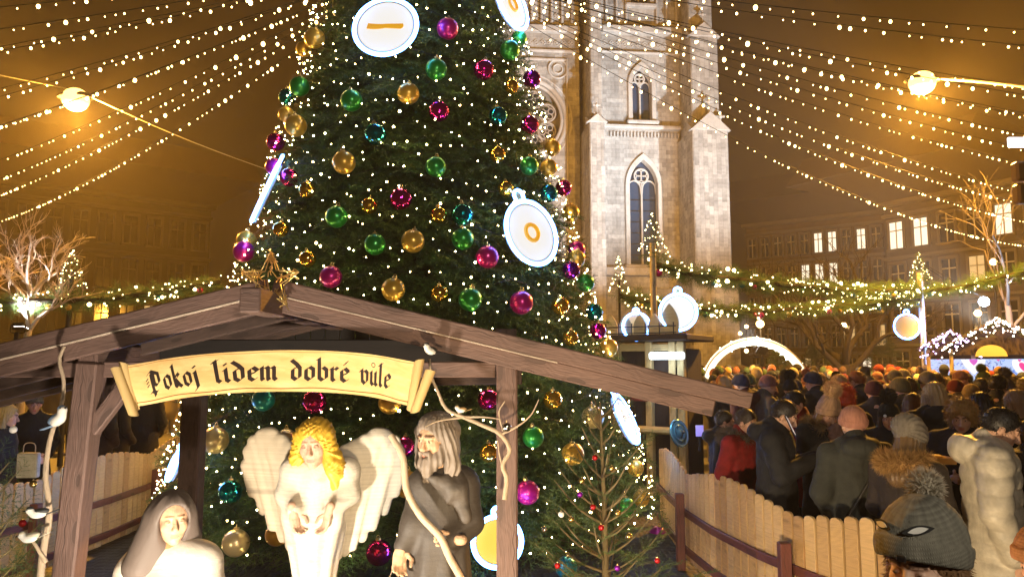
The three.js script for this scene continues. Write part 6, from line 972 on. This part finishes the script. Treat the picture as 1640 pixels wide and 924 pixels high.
person({ label: 'person in a black coat right of the white puffer jacket', px: 1640, top: 668, d: 4.5, turn: 2.0, coat: [0.016, 0.014, 0.012], kind: 'parka', hood: true, hair: { kind: 'short', c: [0.03, 0.02, 0.012] }, pose: 'pockets' });
// the child in the grey pompom hat, close to the camera
{
  const g = person({ label: 'child in a grey pompom hat looking down, nearest the camera', px: 1474, top: 712, d: 1.75, turn: -0.85, coat: [0.02, 0.02, 0.024], kind: 'parka', hood: true, len: 0.6, hat: { kind: 'beanie', c: [0.26, 0.25, 0.2], pom: [0.42, 0.37, 0.28] }, hair: { kind: 'bob', c: [0.2, 0.11, 0.05] }, pose: 'pockets', pitch: 0.2, yaw: -0.1, head: headShut, skin: MP(0.66, 0.42, 0.3, 0.5, { vertexColors: true }) });
  const hat = g.children.find((c) => c.name === 'hat'), pom = hat.children[0]; pom.position.set(-0.01, 0.148, -0.075); pom.scale.setScalar(0.56); hat.scale.set(1.12, 1.2, 1.14); hat.position.y += 0.004;
  const eye = (k, c, z) => { const s = new THREE.Shape(); s.moveTo(-0.03 * k, 0).quadraticCurveTo(0, 0.02 * k, 0.03 * k, 0.004).quadraticCurveTo(0, -0.014 * k, -0.03 * k, 0).closePath(); return new THREE.ExtrudeGeometry(s, { depth: 0.002, bevelEnabled: false }).translate(0, 0, z); };
  for (const sd of [-1, 1]) { const p = add('eye_patch', eye(1.15, 0, 0), M(0.02, 0.02, 0.02, 0.9), hat); p.position.set(sd * 0.04, 0.105, 0.077); p.rotation.set(-0.55, sd * 0.5, sd * 0.35); add('eye_centre', eye(0.72, 0, 0.0025), M(0.7, 0.7, 0.66, 0.8), p); }
  const bd = add('brim_badge', cbox(0.02, 0.014, 0.004, 0.003), M(0.015, 0.012, 0.012, 0.5), hat); bd.position.set(0.012, 0.055, 0.112);
}
person({ label: 'person in an orange hat cut by the lower right picture edge', px: 1672, top: 815, d: 2.3, turn: -1.4, coat: [0.5, 0.35, 0.08], len: 0.6, hat: { kind: 'beanie', c: [0.45, 0.2, 0.08] }, hair: { kind: 'bob', c: [0.1, 0.05, 0.02] }, pose: 'pockets', pitch: 0.3 });
// left, beyond the fence
person({ label: 'blond person in a dark coat at the left edge beyond the fence', px: 14, top: 645, d: 6.8, turn: 1.9, coat: [0.03, 0.025, 0.02], hair: { kind: 'bob', c: [0.36, 0.24, 0.08] }, pose: 'hold' });
person({ label: 'tall person in a brown hooded coat behind the left crib brace', px: 163, top: 612, d: 9.2, turn: 2.9, coat: [0.05, 0.034, 0.022], kind: 'parka', len: 0.4, hoodUp: true });
person({ label: 'person in a dark coat and tan hat right of the brown hooded coat', px: 196, top: 613, d: 9.8, turn: 2.6, coat: [0.016, 0.013, 0.012], len: 0.4, hat: { kind: 'beanie', c: [0.16, 0.1, 0.05] } });
person({ label: 'person in a near-black coat beside the rear left crib post', px: 238, top: 611, d: 10.4, turn: 3.3, coat: dk, len: 0.4, hair: { kind: 'short', c: [0.02, 0.015, 0.01] } });
person({ label: 'grey-hatted person between the blond head and the left post', px: 62, top: 626, d: 8.6, turn: 0.6, coat: [0.03, 0.03, 0.028], hat: { kind: 'beanie', c: [0.16, 0.15, 0.12] } });
{ const g = thing('paper_bag', 'pale paper bag held by the blond person at left', 'bag', P(43, 765, 6.2)); add('bag_body', cbox(0.17, 0.2, 0.06, 0.01).translate(0, 0.1, 0), M(0.5, 0.45, 0.36, 0.8, { map: rep(gPlaster, 4) }), g); add('handle', tube([V(-0.05, 0.2, 0), V(-0.04, 0.27, 0), V(0.04, 0.27, 0), V(0.05, 0.2, 0)], 0.004, 12, 5), twigM, g); }
{ const g = thing('phone', 'lit phone in the hands of the black-coated man', 'phone', P(1266, 682, 5.55)); g.rotation.set(-0.9, 1.0, 0.3); add('phone_body', cbox(0.075, 0.15, 0.009, 0.004), wireM, g); add('phone_screen', cbox(0.066, 0.135, 0.003, 0.001).translate(0, 0, 0.006), glow(0.9, 0.75, 0.7, 0.5), g); }
{ const g = thing('food_tray', 'cardboard tray of food in front of the ginger fur collar', 'tray', P(1498, 741, 4.75)); add('tray', merge([cbox(0.2, 0.008, 0.13, 0.002), cbox(0.2, 0.035, 0.006, 0.002).translate(0, 0.018, 0.065), cbox(0.2, 0.035, 0.006, 0.002).translate(0, 0.018, -0.065), cbox(0.006, 0.035, 0.13, 0.002).translate(0.1, 0.018, 0), cbox(0.006, 0.035, 0.13, 0.002).translate(-0.1, 0.018, 0)]), M(0.6, 0.45, 0.22, 0.8), g); add('food', surf((x, y, z) => dEll(0, 0.02, 0, 0.08, 0.03, 0.05)(x, y, z) + 0.008 * N3(x * 60, y * 60, z * 60), [-0.1, -0.02, -0.07], [0.1, 0.07, 0.07], 0.009), M(0.6, 0.38, 0.12, 0.7), g); }
// ---- rows of the crowd further back
{
  const r = rngOf(31), hatC = [['grey', [0.14, 0.13, 0.12]], ['black', [0.02, 0.02, 0.02]], ['cream', [0.5, 0.42, 0.3]], ['navy', [0.02, 0.03, 0.07]], ['brown', [0.12, 0.07, 0.035]], ['rose', [0.25, 0.11, 0.1]], ['green', [0.04, 0.08, 0.04]], ['red', [0.16, 0.015, 0.015]]], hairC = [['brown', [0.07, 0.04, 0.02]], ['dark', [0.02, 0.015, 0.012]], ['fair', [0.34, 0.22, 0.1]], ['auburn', [0.18, 0.06, 0.02]]], coats = [dk, [0.03, 0.028, 0.03], [0.05, 0.035, 0.025], [0.02, 0.025, 0.04], [0.06, 0.055, 0.05], [0.1, 0.02, 0.02], [0.12, 0.1, 0.08]];
  const nth = ['first', 'second', 'third', 'fourth', 'fifth', 'sixth', 'seventh', 'eighth', 'ninth', 'tenth', 'eleventh', 'twelfth', 'thirteenth', 'fourteenth'];
  for (const [row, d0, px0, step, n] of [['third', 9.3, 1185, 38, 13], ['fourth', 11, 1166, 37, 13], ['fifth', 12.8, 1150, 36, 14]]) for (let k = 0; k < n; k++) {
    const d = d0 + (r() - 0.5) * 0.8, px = px0 + k * step + (r() - 0.5) * 14, H = 1.6 + 0.22 * r(), top = 585 + (EYE - H) / d * FPX, hat = r() < 0.55, [cn, c] = hat ? hatC[Math.floor(r() * 8)] : hairC[Math.floor(r() * 4)], kind = hat ? (r() < 0.3 ? 'pompom hat' : 'beanie') : (r() < 0.5 ? 'short hair' : 'long hair');
    person({ label: `person with ${cn} ${kind}, ${nth[k]} from left in the crowd's ${row} row back`, group: `crowd, ${row} row`, px, top: hat && kind === 'pompom hat' ? top - 8 : top, d, turn: r() < 0.75 ? 2.4 + 1.5 * r() : r() * 6, coat: coats[Math.floor(r() * 7)], kind: r() < 0.3 ? 'parka' : 'wool', hood: r() < 0.4, pose: 'pockets', hat: hat ? { kind: 'beanie', c, pom: kind === 'pompom hat' ? c : undefined } : undefined, hair: hat ? undefined : { kind: kind === 'short hair' ? 'short' : 'bob', c }, pitch: 0.1 + 0.2 * r() });
  }
  // and the mass beyond
  const crowd = new THREE.Group(); crowd.name = 'crowd'; crowd.userData = { kind: 'stuff', label: 'dense far crowd filling the square between the stalls', category: 'crowd' }; scene.add(crowd);
  const coatG = merge([surf(dUnion(0.06, dSquash(dCap(0, 1.36, 0, 0, 0.6, 0, 0.2, 0.24), 1, 1, 0.72), dCap(-0.19, 1.4, 0, -0.25, 1.05, 0.05, 0.085, 0.07), dCap(0.19, 1.4, 0, 0.25, 1.05, 0.05, 0.085, 0.07), dCap(0, 1.4, 0, 0, 1.52, -0.01, 0.1, 0.08)), [-0.4, 0.35, -0.28], [0.4, 1.65, 0.28], 0.05), trouserG]), skullG = surf(headField(), [-0.1, -0.2, -0.13], [0.1, 0.14, 0.13], 0.02), capG2 = surf(dUnion(0.02, HAT.beanie(), dEll(0, 0.02, -0.04, 0.09, 0.1, 0.09)), [-0.13, -0.12, -0.16], [0.13, 0.2, 0.14], 0.02);
  const mc = [], cc = [], mh = [], mk = [], ck = [];
  for (let i = 0; i < 430; i++) {
    const left = i % 5 === 0, d = 14 + 20 * Math.pow(r(), 0.8), px = left ? -120 + 480 * r() : 1080 + 620 * r(), b = gp(px, d), s = 0.9 + 0.16 * r(), t = r() < 0.7 ? Math.PI + (r() - 0.5) * 1.6 : r() * 6.28, m = mat4(b.x, 0, b.z, 0, t, 0, s);
    if (!left && d < 20 && false) continue;
    mc.push(m); const c = coats[Math.floor(r() * 7)], q = 0.7 + 0.7 * r(); cc.push(lin(c[0] * q, c[1] * q, c[2] * q));
    const hm = m.clone().multiply(mat4(0, 1.635, 0.02, 0.1, (r() - 0.5) * 0.8, 0)); mh.push(hm); mk.push(hm); const h = r() < 0.5 ? hatC[Math.floor(r() * 8)][1] : hairC[Math.floor(r() * 4)][1]; ck.push(lin(...h));
  }
  instanced('coats', coatG, M(1, 1, 1, 0.85), mc, cc, crowd); instanced('heads', skullG, M(0.3, 0.19, 0.13, 0.6), mh, null, crowd); instanced('hats', capG2, M(1, 1, 1, 0.95), mk, ck, crowd);
}
renderer.render(scene, camera);
